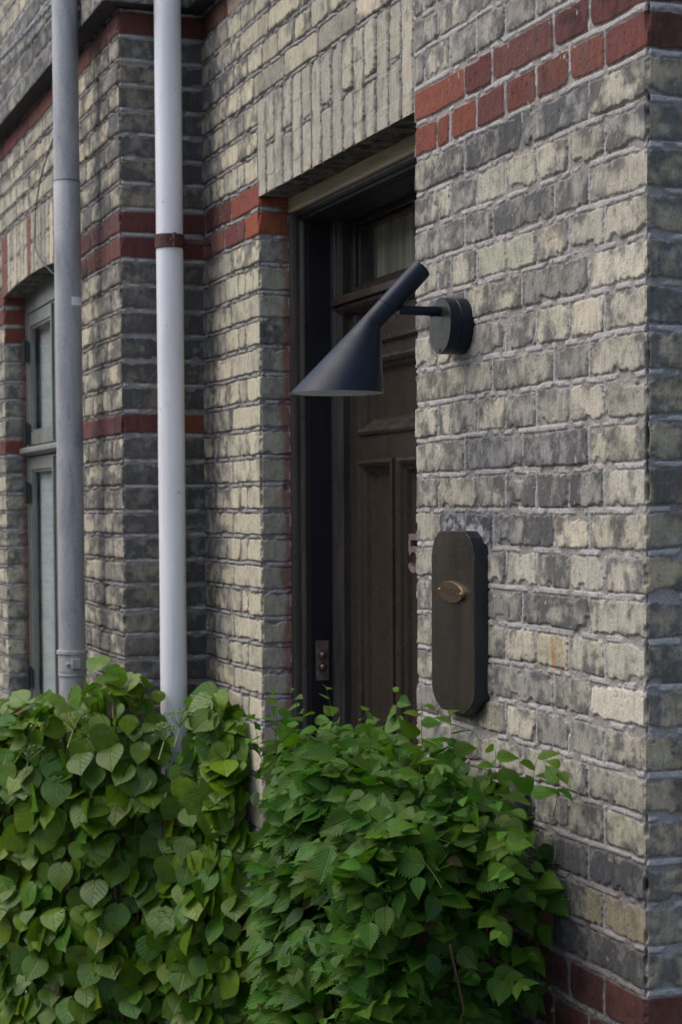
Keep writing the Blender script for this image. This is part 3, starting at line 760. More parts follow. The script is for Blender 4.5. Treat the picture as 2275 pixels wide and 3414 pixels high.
# house number 5 on the middle panel
def curve_obj(name, splines, mat, parent, depth, res=3, cyc=False):
    bm = bmesh.new()
    for pts in splines: tube(bm, pts, depth, 10)
    return from_bm(name, bm, mat, parent, smooth=True)
def text_obj(name, body, size, loc, rot, mat, parent, ext=.001, bev=.0004, spacing=1.0, sx=1.0):
    cu = bpy.data.curves.new(name, 'FONT'); cu.body = body; cu.size = size; cu.extrude = ext; cu.bevel_depth = bev; cu.align_x = 'CENTER'; cu.align_y = 'CENTER'; cu.space_character = spacing
    t = bpy.data.objects.new(name, cu); COL.objects.link(t)
    dg = bpy.context.evaluated_depsgraph_get(); me = bpy.data.meshes.new_from_object(t.evaluated_get(dg))
    bpy.data.objects.remove(t); me.materials.clear(); me.materials.append(mat)
    Mx = Matrix.Translation(loc) @ rot @ Matrix.Diagonal((sx, 1, 1, 1)); me.transform(Mx)
    o = bpy.data.objects.new(name, me); place_child(o, parent); return o
ROTF = Matrix.Rotation(math.radians(90), 4, 'X')
def arc(cx, cz, rx, rz, a0, a1, n, y): return [(cx+rx*math.cos(math.radians(a0+(a1-a0)*i/n)), y, cz+rz*math.sin(math.radians(a0+(a1-a0)*i/n))) for i in range(n+1)]
def flat_stroke(bm, pts, w, y0, y1):
    a = []; P = [Vector((p[0], p[2])) for p in pts]
    for i, p in enumerate(P):
        d = (P[min(i+1, len(P)-1)]-P[max(i-1, 0)]).normalized(); nrm = Vector((-d.y, d.x))*w/2
        a.append([bm.verts.new((q.x, yy, q.y)) for q, yy in ((p+nrm, y0), (p-nrm, y0), (p-nrm, y1), (p+nrm, y1))])
    for i in range(len(a)-1):
        for k in range(4): bm.faces.new((a[i][k], a[i][(k+1) % 4], a[i+1][(k+1) % 4], a[i+1][k]))
    bm.faces.new(a[0]); bm.faces.new(a[-1][::-1]); bmesh.ops.recalc_face_normals(bm, faces=bm.faces[:])
bm = bmesh.new(); yn0, yn1 = YD-.010, YD+.0195
flat_stroke(bm, [(-.4895, 0, 1.560), (-.5425, 0, 1.560)], .014, yn0, yn1)
flat_stroke(bm, [(-.5385, 0, 1.555), (-.5405, 0, 1.527)], .012, yn0+.0004, yn1)
flat_stroke(bm, [(-.541, 0, 1.524)]+arc(-.5165, 1.509, .027, .024, 140, -155, 18, 0), .013, yn0-.0004, yn1)
from_bm('house_number', bm, M['copper'], door, bevel=.0015)

# letter-slot level handle (mostly hidden behind the pier)
bm = bmesh.new(); tube(bm, [(-.10, YD+.01, 1.02), (-.10, YD-.05, 1.02)], .009, 12); tube(bm, [(-.10, YD-.05, 1.02), (-.14, YD-.055, 1.02), (-.215, YD-.05, 1.018)], .009, 12)
from_bm('handle', bm, M['button'], door, smooth=True)

# ------------------------------------------------------------------ window
YW = YP+.079
WM = (WX0+WX1)/2-.012
def bm_win():
    bm = bmesh.new()
    # outer frame (head follows the arch)
    box(bm, WX0-.01, WX0+.026, YW, YW+.03, .36, 2.40)
    box(bm, WX1-.026, WX1+.01, YW, YW+.03, .36, 2.40)
    n = 20; top = []; 
    a = [(WX0+.0265+(WX1-WX0-.053)*i/n) for i in range(n+1)]
    prof = [(x, arcz(x)+.004) for x in a]+[(a[-1], 2.335), (a[0], 2.335)]
    extrude_profile_y(bm, prof, YW+.001, YW+.03)
    # transom bar
    extrude_profile_x(bm, [(YW+.06, 1.822), (YW-.004, 1.822), (YW-.018, 1.828), (YW-.028, 1.832), (YW-.028, 1.846), (YW-.02, 1.852), (YW+.06, 1.858)], WX0+.002, WX1-.002)
    box(bm, WX0+.039, WX1-.039, YW+.002, YW+.03, .36, .42)
    # sashes: rebated stiles and rails
    def sash(x0, x1, z0, z1, w=.046, ww=.030):
        rect_frame(bm, x0, x1, z0, z1, w, YW+.004, YW+.026, ww)
        rect_frame(bm, x0+ww+.0005, x1-ww-.0005, z0+w+.0005, z1-w-.0005, .008, YW+.009, YW+.024)
    for (za, zb) in ((1.861, 2.332), (.423, 1.818)):
        sash(WX0+.028, WM-.004, za, zb); sash(WM+.004, WX1-.028, za, zb)
    # astragals on the meeting stiles
    box(bm, WM-.018, WM+.002, YW-.004, YW+.0055, .43, 1.81); box(bm, WM-.018, WM+.002, YW-.004, YW+.0055, 1.865, 2.325)
    return bm
win = from_bm('window', bm_win(), M['wframe'], house, bevel=.0018)
for (xa, xb) in ((WX0+.062, WM-.038), (WM+.038, WX1-.062)):
    for (za, zb) in ((1.915, 2.28), (.476, 1.766)):
        bm = bmesh.new(); sheet(bm, [(xa, YW+.014, za), (xb, YW+.014, za), (xb, YW+.014, zb), (xa, YW+.014, zb)]); from_bm('pane', bm, M['glass'], win)
for z in (2.20, 1.905, 1.69, 1.02):
    bm = bmesh.new(); tube(bm, [(WX0+.036, YW-.010, z-.04), (WX0+.036, YW-.010, z+.04)], .0075, 12); box(bm, WX0+.026, WX0+.06, YW-.006, YW+.0005, z-.034, z+.034); from_bm('hinge', bm, M['hinge'], win)
bm = bmesh.new(); box(bm, WX0-.04, WX1-.02, YW+.036, YW+.040, .36, 1.80); from_bm('blind', bm, M['blind'], win)
bm = bmesh.new(); box(bm, WX0-.04, WX1-.02, YW+.043, YW+.047, 1.79, 2.40); from_bm('blind', bm, M['blind'], win)
bm = bmesh.new(); extrude_profile_x(bm, [(YW+.03, .36), (YW+.03, .30), (YP-.04, .28), (YP-.04, .31), (YW, .355)], WX0-.03, WX1+.03); from_bm('sill', bm, M['wframe'], win)

# ------------------------------------------------------------------ drainpipes
gp = thing('drainpipe', 'weathered grey zinc drainpipe with a white sticker, in front of the window side wall', 'drainpipe', (-1.79, -.312, 0))
gx, gy = -1.79, -.313
bm = bmesh.new(); tube(bm, [(gx, gy, z) for z in np.linspace(2.531, 4.0, 8)], [.0358]*8, 48); from_bm('upper_pipe', bm, M['zinc'], gp, smooth=True)
bm = bmesh.new(); tube(bm, [(gx, gy, z) for z in (.02, .6, 1.2, 1.8, 2.3, 2.536, 2.538)], [.0372]*6+[.0365], 48); from_bm('lower_pipe', bm, M['zinc'], gp, smooth=True)
bm = bmesh.new(); frustum(bm, (gx, gy, 2.5375), (0, 0, 1), .0378, .0366, .0035, 48); from_bm('solder_joint', bm, paint('dark_solder', (.07, .075, .085), rough=.6, bmp=0), gp)
bm = bmesh.new(); zc = 1.165
for z, r0, r1, h in ((zc, .0395, .041, .012), (zc+.012, .0400, .0400, .045), (zc+.057, .0445, .0440, .010), (zc-.005, .0405, .0405, .006)): frustum(bm, (gx, gy, z), (0, 0, 1), r0, r1, h, 48)
box(bm, gx+.030, gx+.052, gy-.012, gy+.012, zc+.018, zc+.046); tube(bm, [(gx+.036, gy-.014, zc+.03), (gx+.036, gy-.026, zc+.03)], .006, 10)
tube(bm, [(gx, gy+.03, zc+.03), (gx, YP+.01, zc+.03)], .007, 10)
from_bm('pipe_clamp', bm, M['zinc'], gp, bevel=.001)
bm = bmesh.new()   # sticker wrapped on the pipe
a0, a1 = math.radians(2), math.radians(76); vs = []
for i in range(13):
    a = a0+(a1-a0)*i/12; vs.append([bm.verts.new((gx+.0377*math.cos(a), gy+.0377*math.sin(a), z)) for z in (2.194, 2.217)])
for i in range(12): bm.faces.new((vs[i][0], vs[i+1][0], vs[i+1][1], vs[i][1]))
from_bm('sticker', bm, M['sticker'], gp, smooth=True)

wp = thing('drainpipe', 'white painted drainpipe with a rusty bracket, in the corner left of the doorway', 'drainpipe', (-1.44, -.113, 0))
wx, wy = -1.436, -.1125
bm = bmesh.new(); tube(bm, [(wx, wy, z) for z in np.linspace(.02, 4.0, 24)], [.0355+.0003*math.sin(i*2.1) for i in range(24)], 48); from_bm('pipe', bm, M['white'], wp, smooth=True)
bm = bmesh.new()
frustum(bm, (wx, wy, 2.314), (0, 0, 1), .0392, .0392, .036, 48)
box(bm, wx+.036, wx+.056, wy-.003, wy+.004, 2.314, 2.350); box(bm, wx-.056, wx-.036, wy-.003, wy+.004, 2.314, 2.350)
tube(bm, [(wx+.049, wy-.010, 2.332), (wx+.049, wy+.012, 2.332)], .0045, 10); tube(bm, [(wx-.049, wy-.010, 2.332), (wx-.049, wy+.012, 2.332)], .0045, 10)
tube(bm, [(wx, wy+.035, 2.332), (wx, .012, 2.332)], .007, 10)
from_bm('bracket', bm, M['rust'], wp, bevel=.0008)

# rope and loose wire on the left wall
def catpts(a, b, sag, n, jit=0.0, seed=0):
    r = random.Random(seed); o = []
    for i in range(n+1):
        t = i/n; o.append(((a[0]+(b[0]-a[0])*t+r.uniform(-jit, jit)), (a[1]+(b[1]-a[1])*t), (a[2]+(b[2]-a[2])*t-sag*4*t*(1-t)+r.uniform(-jit, jit))))
    return o
bm = bmesh.new()
base = catpts((-4.2, YP-PJ-.012, 3.25), (-1.86, YP-PJ-.03, 3.075), .012, 110)
for ph in (0, math.pi):
    pts = [(p[0], p[1]-.004*math.cos(i*.9+ph), p[2]+.004*math.sin(i*.9+ph)) for i, p in enumerate(base)]
    tube(bm, pts, .004, 6)
rope = from_bm('rope', bm, M['rope'], smooth=True); tag(rope, 'pale twisted rope running across the upper left brick wall to the zinc drainpipe', 'rope')
bm = bmesh.new()
pts = [(-2.13, -.25, 2.83), (-2.262, -.246, 2.781), (-2.384, -.246, 2.740), (-2.512, -.246, 2.689), (-2.577, -.246, 2.643), (-2.623, -.246, 2.593), (-2.637, -.246, 2.537), (-2.631, -.246, 2.469), (-2.531, -.245, 2.418), (-2.433, -.24, 2.377), (-2.36, -.21, 2.335), (-2.33, -.17, 2.32)]
pp = []
for i in range(len(pts)-1):
    for k in range(6):
        t = k/6; p0 = Vector(pts[max(i-1, 0)]); p1 = Vector(pts[i]); p2 = Vector(pts[i+1]); p3 = Vector(pts[min(i+2, len(pts)-1)])
        pp.append(tuple(.5*((2*p1)+(p2-p0)*t+(2*p0-5*p1+4*p2-p3)*t*t+(3*p1-p0-3*p2+p3)*t**3)))
tube(bm, pp, .0022, 6)
wr = from_bm('wire', bm, M['wire'], smooth=True); tag(wr, 'thin dark wire hanging loose over the brick arch of the left window', 'wire')

# ------------------------------------------------------------------ wall lamp
LXC, LZC = .2301, 1.9540
lamp = thing('wall_lamp', 'matt black conical wall lamp on a round plate beside the door', 'lamp', (LXC, 0, LZC))
PR = .0508; PA = Vector((-.035, -1, 0)).normalized()
bm = bmesh.new()
def disc(bm, y0, y1, r, n=96, ch=.0012):
    prof = [(y0, r), (y1+ch, r), (y1, r-ch)]
    rings = [[bm.verts.new((LXC+rr*math.cos(2*math.pi*k/n), yy, LZC+rr*math.sin(2*math.pi*k/n))) for k in range(n)] for yy, rr in prof]
    for i in range(2):
        for k in range(n): bm.faces.new((rings[i][k], rings[i][(k+1) % n], rings[i+1][(k+1) % n], rings[i+1][k]))
    bm.faces.new(rings[0]); bm.faces.new(rings[-1][::-1]); bmesh.ops.recalc_face_normals(bm, faces=bm.faces[:])
disc(bm, .004, -.0225, PR); disc(bm, -.0222, -.0232, PR-.0015)
bp = from_bm('wall_box', bm, M['lamp'], lamp)
bm = bmesh.new(); disc(bm, -.0233, -.0445, PR); from_bm('cover_plate', bm, M['lamp'], lamp)
bm = bmesh.new(); n = 96; c0 = [bm.verts.new((LXC+(PR-.0013)*math.cos(2*math.pi*k/n), -.0448, LZC+(PR-.0013)*math.sin(2*math.pi*k/n))) for k in range(n)]; bm.faces.new(c0[::-1])
face = from_bm('cover_face', bm, M['lampface'], lamp); face.data.flip_normals()
for a in (270, 150, 30):
    r = .0435; sx, sz = LXC+r*math.cos(math.radians(a)), LZC+r*math.sin(math.radians(a))
    bm = bmesh.new(); frustum(bm, (sx, -.0449, sz), (0, -1, 0), .0037, .0032, .0012, 20); frustum(bm, (sx, -.0462, sz), (0, -1, 0), .0017, .0017, .0002, 6)
    from_bm('screw', bm, M['screw'], face)
ARZ = 1.9800
bm = bmesh.new(); tube(bm, [(LXC, -.044, ARZ), (LXC, -.0655, ARZ), (LXC, -.0656, ARZ), (LXC, -.125, ARZ)], [.0093, .0093, .0085, .0085], 32)
for v in bm.verts: pass
arm = from_bm('arm', bm, M['lamp'], lamp, smooth=True); m_ = arm.modifiers.new('e', 'EDGE_SPLIT'); m_.split_angle = math.radians(40)
# shade: slim tube that flares into an oblique cone whose mouth is level
def yz(a): return Vector((LXC, a[0], a[1]))
top = yz((-.0795, 2.0560)); knee = yz((-.1742, 1.9565)); mouth = yz((-.2434, 1.8293)); RM = .0830
ax = (top-knee).normalized(); RT = .0190
def ring(bm, c, axis, r, n=96, ref=Vector((1, 0, 0))):
    u = ref; v = axis.cross(u).normalized(); return [bm.verts.new(c+u*math.cos(2*math.pi*k/n)*r+v*math.sin(2*math.pi*k/n)*r) for k in range(n)]
def skin_rings(bm, rings):
    for i in range(len(rings)-1):
        n = len(rings[i])
        for k in range(n): bm.faces.new((rings[i][k], rings[i][(k+1) % n], rings[i+1][(k+1) % n], rings[i+1][k]))
j1 = knee+ax*.0375
bm = bmesh.new()
rg = [ring(bm, top-ax*.0045, ax, RT-.0014), ring(bm, top-ax*.001, ax, RT-.0014), ring(bm, top, ax, RT-.001), ring(bm, top-ax*.0008, ax, RT)]
L_ = (top-j1).length
for t in np.linspace(.02, 1, 8): rg.append(ring(bm, top-ax*L_*t, ax, RT))
rg.append(ring(bm, j1-ax*.0003, ax, RT-.0006))
skin_rings(bm, rg); bm.faces.new(rg[0])
bmesh.ops.recalc_face_normals(bm, faces=bm.faces[:])
from_bm('shade_neck', bm, M['lamp'], lamp, smooth=True).modifiers.new('e', 'EDGE_SPLIT').split_angle = math.radians(45)
def shade(bm, off, lip):
    rg = [ring(bm, j1-ax*.0006, ax, RT-.0006-off), ring(bm, j1-ax*.0012, ax, RT-off), ring(bm, knee+ax*.012, ax, RT-off)]
    K = 16; up = Vector((0, 0, 1))
    A = [knee+Vector((1, 0, 0))*math.cos(2*math.pi*k/96)*(RT-off)+ax.cross(Vector((1, 0, 0))).normalized()*math.sin(2*math.pi*k/96)*(RT-off) for k in range(96)]
    B = [mouth+Vector((1, 0, 0))*math.cos(2*math.pi*k/96)*(RM-off)+up.cross(Vector((1, 0, 0))).normalized()*math.sin(2*math.pi*k/96)*(RM-off) for k in range(96)]
    for t in [0.0, .03, .07]+list(np.linspace(.14, 1, K)):
        # soft knee: blend with the neck direction
        e = t
        pts = []
        for a, b in zip(A, B):
            p = a.lerp(b, e); sm = .006*math.exp(-(t/.055)**2)
            pts.append(bm.verts.new(p))
        rg.append(pts)
    skin_rings(bm, rg); return rg
bm = bmesh.new(); rg = shade(bm, 0, 0)
bmesh.ops.recalc_face_normals(bm, faces=bm.faces[:])
from_bm('shade', bm, M['lamp'], lamp, smooth=True)
bm = bmesh.new(); rg = shade(bm, .0010, 0)
outer = ring(bm, mouth, Vector((0, 0, 1)), RM-.00005); skin_rings(bm, [rg[-1], outer])
bmesh.ops.recalc_face_normals(bm, faces=bm.faces[:])
from_bm('shade_lining', bm, M['lampin'], lamp, smooth=True)
bm = bmesh.new(); bmesh.ops.create_uvsphere(bm, u_segments=20, v_segments=14, radius=.02, matrix=Matrix.Translation(knee.lerp(mouth, .42)))
from_bm('bulb', bm, paint('frosted_bulb', (.6, .6, .57), rough=.4, var=.02, bmp=0), lamp, smooth=True)

# ------------------------------------------------------------------ board with brass nameplate
bxL, bxR, bzB, bzT, by = .1430, .3400, 1.2530, 1.5830, -.0262
board = thing('door_board', 'narrow black board with clipped corners carrying a small oval brass nameplate, on the brick pier', 'board', ((bxL+bxR)/2, 0, bzB))
def board_outline(o=0.0):
    x0, x1, z0, z1 = bxL+o, bxR-o, bzB+o, bzT-o
    cx, cz = .046, .040; pts = []
    def cc(ax_, az, bx_, bz): 
        for t in (0, .5, 1.0):
            px, pz = ax_+(bx_-ax_)*t, az+(bz-az)*t; pts.append((px, pz))
    pts += [(x0, z0+cz), (x0, z1-cz-.006), (x0+.006, z1-cz+.010), (x0+.016, z1-.013), (x0+cx-.012, z1-.002), (x0+cx, z1)]
    pts += [(x1-cx, z1), (x1-cx+.008, z1-.003), (x1-.022, z1-.012), (x1-.010, z1-.028), (x1, z1-cz-.008), (x1, z0+cz), (x1-.004, z0+cz-.012), (x1-.02, z0+.013), (x1-cx, z0)]
    pts += [(x0+cx, z0), (x0+.018, z0+.013), (x0+.004, z0+cz-.012)]
    return pts
bm = bmesh.new(); extrude_profile_y(bm, board_outline(), .004, by+.0004)
body = from_bm('backing', bm, M['plaqueside'], board, bevel=.0012)
bm = bmesh.new(); pl = board_outline(.0012); vs = [bm.verts.new((x, by, z)) for x, z in pl]; f_ = bm.faces.new(vs)
bmesh.ops.triangulate(bm, faces=bm.faces[:]); bmesh.ops.recalc_face_normals(bm, faces=bm.faces[:])
bfront = from_bm('front_face', bm, M['plaque'], board)
# nameplate
NX, NZ, TL = .2440, 1.4720, math.radians(-3)
def ell(bm, a, b, y, n=64): return [bm.verts.new((NX+a*math.cos(2*math.pi*k/n)*math.cos(TL)-b*math.sin(2*math.pi*k/n)*math.sin(TL), y, NZ+a*math.cos(2*math.pi*k/n)*math.sin(TL)+b*math.sin(2*math.pi*k/n)*math.cos(TL))) for k in range(n)]
EA, EB = .0560, .0195
bm = bmesh.new(); rg = [ell(bm, EA, EB, by-.0002), ell(bm, EA, EB, by-.0052), ell(bm, EA-.0008, EB-.0008, by-.0062)]; skin_rings(bm, rg); bmesh.ops.recalc_face_normals(bm, faces=bm.faces[:])
from_bm('nameplate_rim', bm, M['brassrim'], board, smooth=True)
bm = bmesh.new(); r_ = ell(bm, EA-.0008, EB-.0008, by-.0061); bm.faces.new(r_); bmesh.ops.recalc_face_normals(bm, faces=bm.faces[:])
npl = from_bm('nameplate', bm, M['brass'], board)
if npl.data.polygons[0].normal.y > 0: npl.data.flip_normals()
text_obj('lettering', 'VOLKERS', .0185, (NX, by-.0063, NZ), Matrix.Rotation(TL, 4, 'Y').inverted() @ ROTF, paint('engraved_line', (.035, .022, .012), rough=.6, bmp=0), npl, ext=.0002, bev=0, spacing=1.05, sx=1.0)
for sgn in (-1, 1):
    bm = bmesh.new(); bmesh.ops.create_uvsphere(bm, u_segments=14, v_segments=8, radius=.0036, matrix=Matrix.Translation((NX+sgn*(EA-.0065)*math.cos(TL), by-.0062, NZ+sgn*(EA-.0065)*math.sin(TL))) @ Matrix.Diagonal((1, .5, 1, 1)))
    from_bm('screw', bm, M['brassrim'], npl, smooth=True)

# ------------------------------------------------------------------ doorbell on the left lining
bell = thing('doorbell', 'small tarnished metal doorbell plate with two round buttons on the black door lining', 'doorbell', (XL, .15, 1.25))
bm = bmesh.new(); box(bm, XL+.0015, XL+.0045, .1335, .1665, 1.199, 1.298); from_bm('plate', bm, M['dullplate'], bell, bevel=.001)
for z in (1.2625, 1.2325):
    bm = bmesh.new(); frustum(bm, (XL+.0044, .150, z), (1, 0, 0), .0125, .0115, .003, 28); bmesh.ops.create_uvsphere(bm, u_segments=20, v_segments=12, radius=.0085, matrix=Matrix.Translation((XL+.0072, .150, z)))
    from_bm('button', bm, M['button'], bell, smooth=True)

# ------------------------------------------------------------------ leaves
def leaf_template(kind):
    if kind == 'horn':
        n = 24; t = np.linspace(0, 1, n+1)
        w = np.interp(t, [0, .05, .14, .28, .42, .56, .70, .82, .90, .95, 1], [.05, .18, .285, .335, .325, .275, .19, .10, .042, .018, 0])
        tooth = np.where(np.arange(n+1) % 2 == 1, 1.17, .87); tooth[0] = 1; tooth[-1] = 1
        shift = np.where(np.arange(n+1) % 2 == 1, .035, -.005)
    else:
        n = 14; t = np.linspace(0, 1, n+1)
        w = np.interp(t, [0, .04, .12, .25, .42, .58, .72, .84, .92, 1], [.10, .26, .39, .465, .47, .41, .30, .16, .07, 0])
        tooth = np.where(np.arange(n+1) % 2 == 1, 1.02, .99); shift = np.where(t < .12, -.07*(1-t/.12), 0.0)
    cols = [-1, -.5, 0, .5, 1]; V = []; UV = []
    for i in range(n+1):
        for c in cols:
            x = w[i]*c*(tooth[i] if abs(c) == 1 else 1); y = t[i]+(shift[i]*abs(c) if abs(c) >= .5 else 0)
            V.append((x, y)); UV.append((x+.5, y))
    F = []
    for i in range(n):
        for k in range(4): a = i*5+k; F.append((a, a+1, a+6, a+5))
    return np.array(V), np.array(UV), np.array(F)
def rand_unit(r): v = r.normal(size=3); return v/np.linalg.norm(v)
def build_leaves(name, kind, mat, parent, leaves):
    """leaves: list of (pos, tdir, normal, size, rgb, fold, droop, twist)"""
    V, UV, F = leaf_template(kind); nv = len(V); n = len(leaves)
    pos = np.array([l[0] for l in leaves]); t = np.array([l[1] for l in leaves]); nn = np.array([l[2] for l in leaves])
    size = np.array([l[3] for l in leaves]); col = np.array([l[4] for l in leaves])
    fold = np.array([l[5] for l in leaves])[:, None]; droop = np.array([l[6] for l in leaves])[:, None]; wv = np.array([l[7] for l in leaves])[:, None]
    t /= np.linalg.norm(t, axis=1)[:, None]; nn = nn-(nn*t).sum(1)[:, None]*t; nn /= np.linalg.norm(nn, axis=1)[:, None]
    b = np.cross(t, nn)
    x = V[:, 0][None]; y = V[:, 1][None]
    zz_ = fold*np.abs(x)-droop*y**2*.5+wv*np.sin(y*7+wv*40)*np.abs(x)*.9+.10*wv*np.sin(y*19)*np.abs(x)
    if kind == 'hyd': zz_ = zz_-.35*fold*x**2*3+wv*.35*np.sin(np.arctan2(x, y-.4)*5+wv*60)*(x**2+(y-.4)**2)*1.2
    yy = y*(1-.12*droop)
    P = pos[:, None, :]+size[:, None, None]*(x[..., None]*b[:, None, :]+yy[..., None]*t[:, None, :]+zz_[..., None]*nn[:, None, :])
    faces = (F[None]+(np.arange(n)*nv)[:, None, None]).reshape(-1, 4)
    me = bpy.data.meshes.new(name); me.vertices.add(n*nv); me.vertices.foreach_set('co', P.astype(np.float32).ravel())
    me.loops.add(len(faces)*4); me.loops.foreach_set('vertex_index', faces.astype(np.int32).ravel())
    me.polygons.add(len(faces)); me.polygons.foreach_set('loop_start', np.arange(0, len(faces)*4, 4, dtype=np.int32)); me.polygons.foreach_set('use_smooth', np.ones(len(faces), bool))
    me.update()
    uvl = me.uv_layers.new(name='UVMap'); U = np.tile(UV, (n, 1))[faces.ravel()]; uvl.data.foreach_set('uv', U.astype(np.float32).ravel())
    cc = np.repeat(col, nv, 0)
    a = me.color_attributes.new('Col', 'FLOAT_COLOR', 'POINT'); a.data.foreach_set('color', np.concatenate([cc, np.ones((len(cc), 1))], 1).astype(np.float32).ravel())
    me.materials.append(mat); o = bpy.data.objects.new(name, me); place_child(o, parent); return o
def leafcol(r, base, var=.25):
    k = 1+r.uniform(-var, var); h = r.uniform(-.14, .14)
    if r.random() < .012: return np.array((.10, .065, .025))*k
    return np.array((base[0]*k*(1+h*1.6), base[1]*k, base[2]*k*(1-h)))

# ---- hornbeam shrub in front of the pier and doorway
horn = thing('hornbeam_shrub', 'dense shrub with pointed saw-edged leaves growing in front of the doorway and brick pier', 'shrub', (.25, -.2, 0))
r = np.random.default_rng(5)
leaves = []; stems = []; gstems = []
def ztop(x): return float(np.interp(x, [-.45, -.3, -.1, .2, .5, .72, .85], [1.05, 1.14, 1.205, 1.215, 1.19, 1.13, 1.02]))
def shoot(p0, d, L, size, n=None, young=0.0, stem=False, base=(.050, .124, .012)):
    d = d/np.linalg.norm(d); p = np.array(p0, float); step = .0165
    n = n or int(L/step); pts = [p.copy()]
    side = np.cross(d, (0, 0, 1.0)); side = side/(np.linalg.norm(side)+1e-6)
    rot = r.uniform(-.9, .9); up0 = np.cross(side, d)
    side = side*math.cos(rot)+up0*math.sin(rot)
    for i in range(n):
        d = d+np.array((0, 0, -.028))+r.normal(size=3)*.045; d /= np.linalg.norm(d)
        p = p+d*L/n; pts.append(p.copy())
        if i < n*.12: continue
        s = 1 if i % 2 else -1
        sd = side-(side@d)*d; sd /= np.linalg.norm(sd)
        tv = d*.55+sd*s*.85+r.normal(size=3)*.16+np.array((.05, 0, -.38))
        nrm = np.array((.42, -.45, .60))+np.cross(sd, d)*np.sign(np.cross(sd, d)[2]+1e-6)*.35+r.normal(size=3)*.33
        k = i/n; sz = size*(.68+.40*math.sin(math.pi*min(1, k*.95+.1)))*r.uniform(.72, 1.14)
        if k > .86: sz *= .62
        yl = np.clip(young+max(0, k-.6)*.9+r.uniform(-.25, .2), 0, 1)
        bc = np.array(base)*(1-yl)+np.array((.095, .180, .008))*yl
        leaves.append((p+r.normal(size=3)*.002, tv, nrm, sz, leafcol(r, bc), r.uniform(.05, .42), r.uniform(.05, .55), r.uniform(-.12, .12)))
    if stem or r.random() < .25: gstems.append((pts, .0007+.0008*L))
for i in range(860):
    u = r.random()
    if u < .30:   # top
        x = r.uniform(-.42, .82); y = r.uniform(-.36, -.03); z = ztop(x)-.02-r.random()**2*.10; out = np.array((r.normal()*.5, -.25+r.normal()*.4, 1.0))
    elif u < .80: # street side
        x = r.uniform(-.44, .78); y = -.36+r.random()**2*.12; z = r.uniform(.28, ztop(x)-.02); out = np.array((r.normal()*.55+.25, -1.0, .25+r.normal()*.45))
    elif u < .93: # end towards the camera
        y = r.uniform(-.36, -.03); x = .80-r.random()**2*.12-(.08 if y < -.3 else 0); z = r.uniform(.35, 1.1); out = np.array((1.0, -.35+r.normal()*.5, .25+r.normal()*.4))
        if z < .80 and r.random() < .5: continue
    else:
        x = -.44+r.random()**2*.1; y = r.uniform(-.34, -.03); z = r.uniform(.3, 1.08); out = np.array((-1, -.4+r.normal()*.5, .3+r.normal()*.3))
    # rounded plan, set off from the left jamb
    xm = -1.0-3.3*y+.16*max(0, 1-(ztop(x)-z)/.22)
    if x < xm: x = xm+r.random()**2*.10; out = np.array((-.8, -.6+r.normal()*.3, .3+r.normal()*.3))
    if x > .63: x = .63-r.random()*.06
    if z > ztop(x)-.10: y = max(y, -.36+(z-ztop(x)+.10)*.9)
    if x > .62 and y < -.1: y = max(y, -.36+(x-.62)*.9)
    out /= np.linalg.norm(out); L = r.uniform(.10, .20)
    shoot(np.array((x, y, z))-out*L*.85, out, L, r.uniform(.044, .062), young=r.uniform(-.25, .35))
for (x, y, z, dx, dz, L, sz) in ((.02, -.22, 1.14, .0, 1, .17, .042), (-.10, -.25, 1.12, -.15, 1, .15, .045), (.12, -.2, 1.16, .1, 1, .15, .044), (.33, -.12, 1.14, .12, 1, .16, .055), (.42, -.10, 1.14, .16, 1, .15, .052),
                                 (.56, -.09, 1.12, .35, .9, .13, .05), (.70, -.05, 1.12, .45, .8, .13, .05), (-.25, -.26, 1.10, -.3, 1, .13, .045), (.30, -.20, 1.14, .0, 1, .15, .046), (-.02, -.28, 1.13, .1, 1, .14, .044), (.22, -.27, 1.15, .2, 1, .13, .047), (.5, -.2, 1.13, .2, 1, .12, .05), (.26, -.14, 1.14, -.05, 1, .17, .056), (-.02, -.30, 1.08, -.2, 1, .16, .05), (.08, -.28, 1.1, .05, 1, .13, .052), (.62, -.06, 1.10, .5, .9, .15, .056), (.66, -.12, 1.04, .7, .8, .16, .055)):
    shoot(np.array((x, y, z+.015)), np.array((dx, -.12, dz)), L*.82, sz*.82, n=int(L/.021), young=.45, stem=True)
# a few shoots reaching along the wall past the end
for z in (1.06, .98, .86, .72, .60):
    shoot(np.array((.57, -.12, z)), np.array((1, -.05, .1)), .17, .044, n=9, young=.25)
nt_ = len(leaves)
for i in range(900):  # inner foliage, leaf colour darkened for the shade deep in the bush
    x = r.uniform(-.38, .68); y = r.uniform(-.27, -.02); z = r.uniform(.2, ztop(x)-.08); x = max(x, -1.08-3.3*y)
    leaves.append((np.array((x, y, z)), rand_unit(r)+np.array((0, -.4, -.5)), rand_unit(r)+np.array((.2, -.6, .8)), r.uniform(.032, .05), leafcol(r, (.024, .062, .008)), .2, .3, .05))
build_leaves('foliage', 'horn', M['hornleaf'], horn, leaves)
def stems_obj(name, lst, mat, parent, n=6):
    bm = bmesh.new()
    for pts, rad in lst: 
        k = len(pts); tube(bm, [tuple(p) for p in pts], [rad*(1-.55*i/(k-1)) for i in range(k)], n)
    return from_bm(name, bm, mat, parent, smooth=True)
tag(stems_obj('shoots', gstems, M['greenstem'], horn, 5), kind='stuff')
br = []
for i in range(46):
    x = r.uniform(-.15, .6); p = np.array((x*.5+.12, -.14, .02)); e = np.array((x+r.normal()*.12, r.uniform(-.30, -.05), r.uniform(.75, 1.12)))
    pts = [p*(1-t)+e*t+np.array((r.normal(), r.normal(), 0))*.018*(1 if 0 < t < 1 else 0) for t in np.linspace(0, 1, 9)]; br.append((pts, r.uniform(.003, .008)))
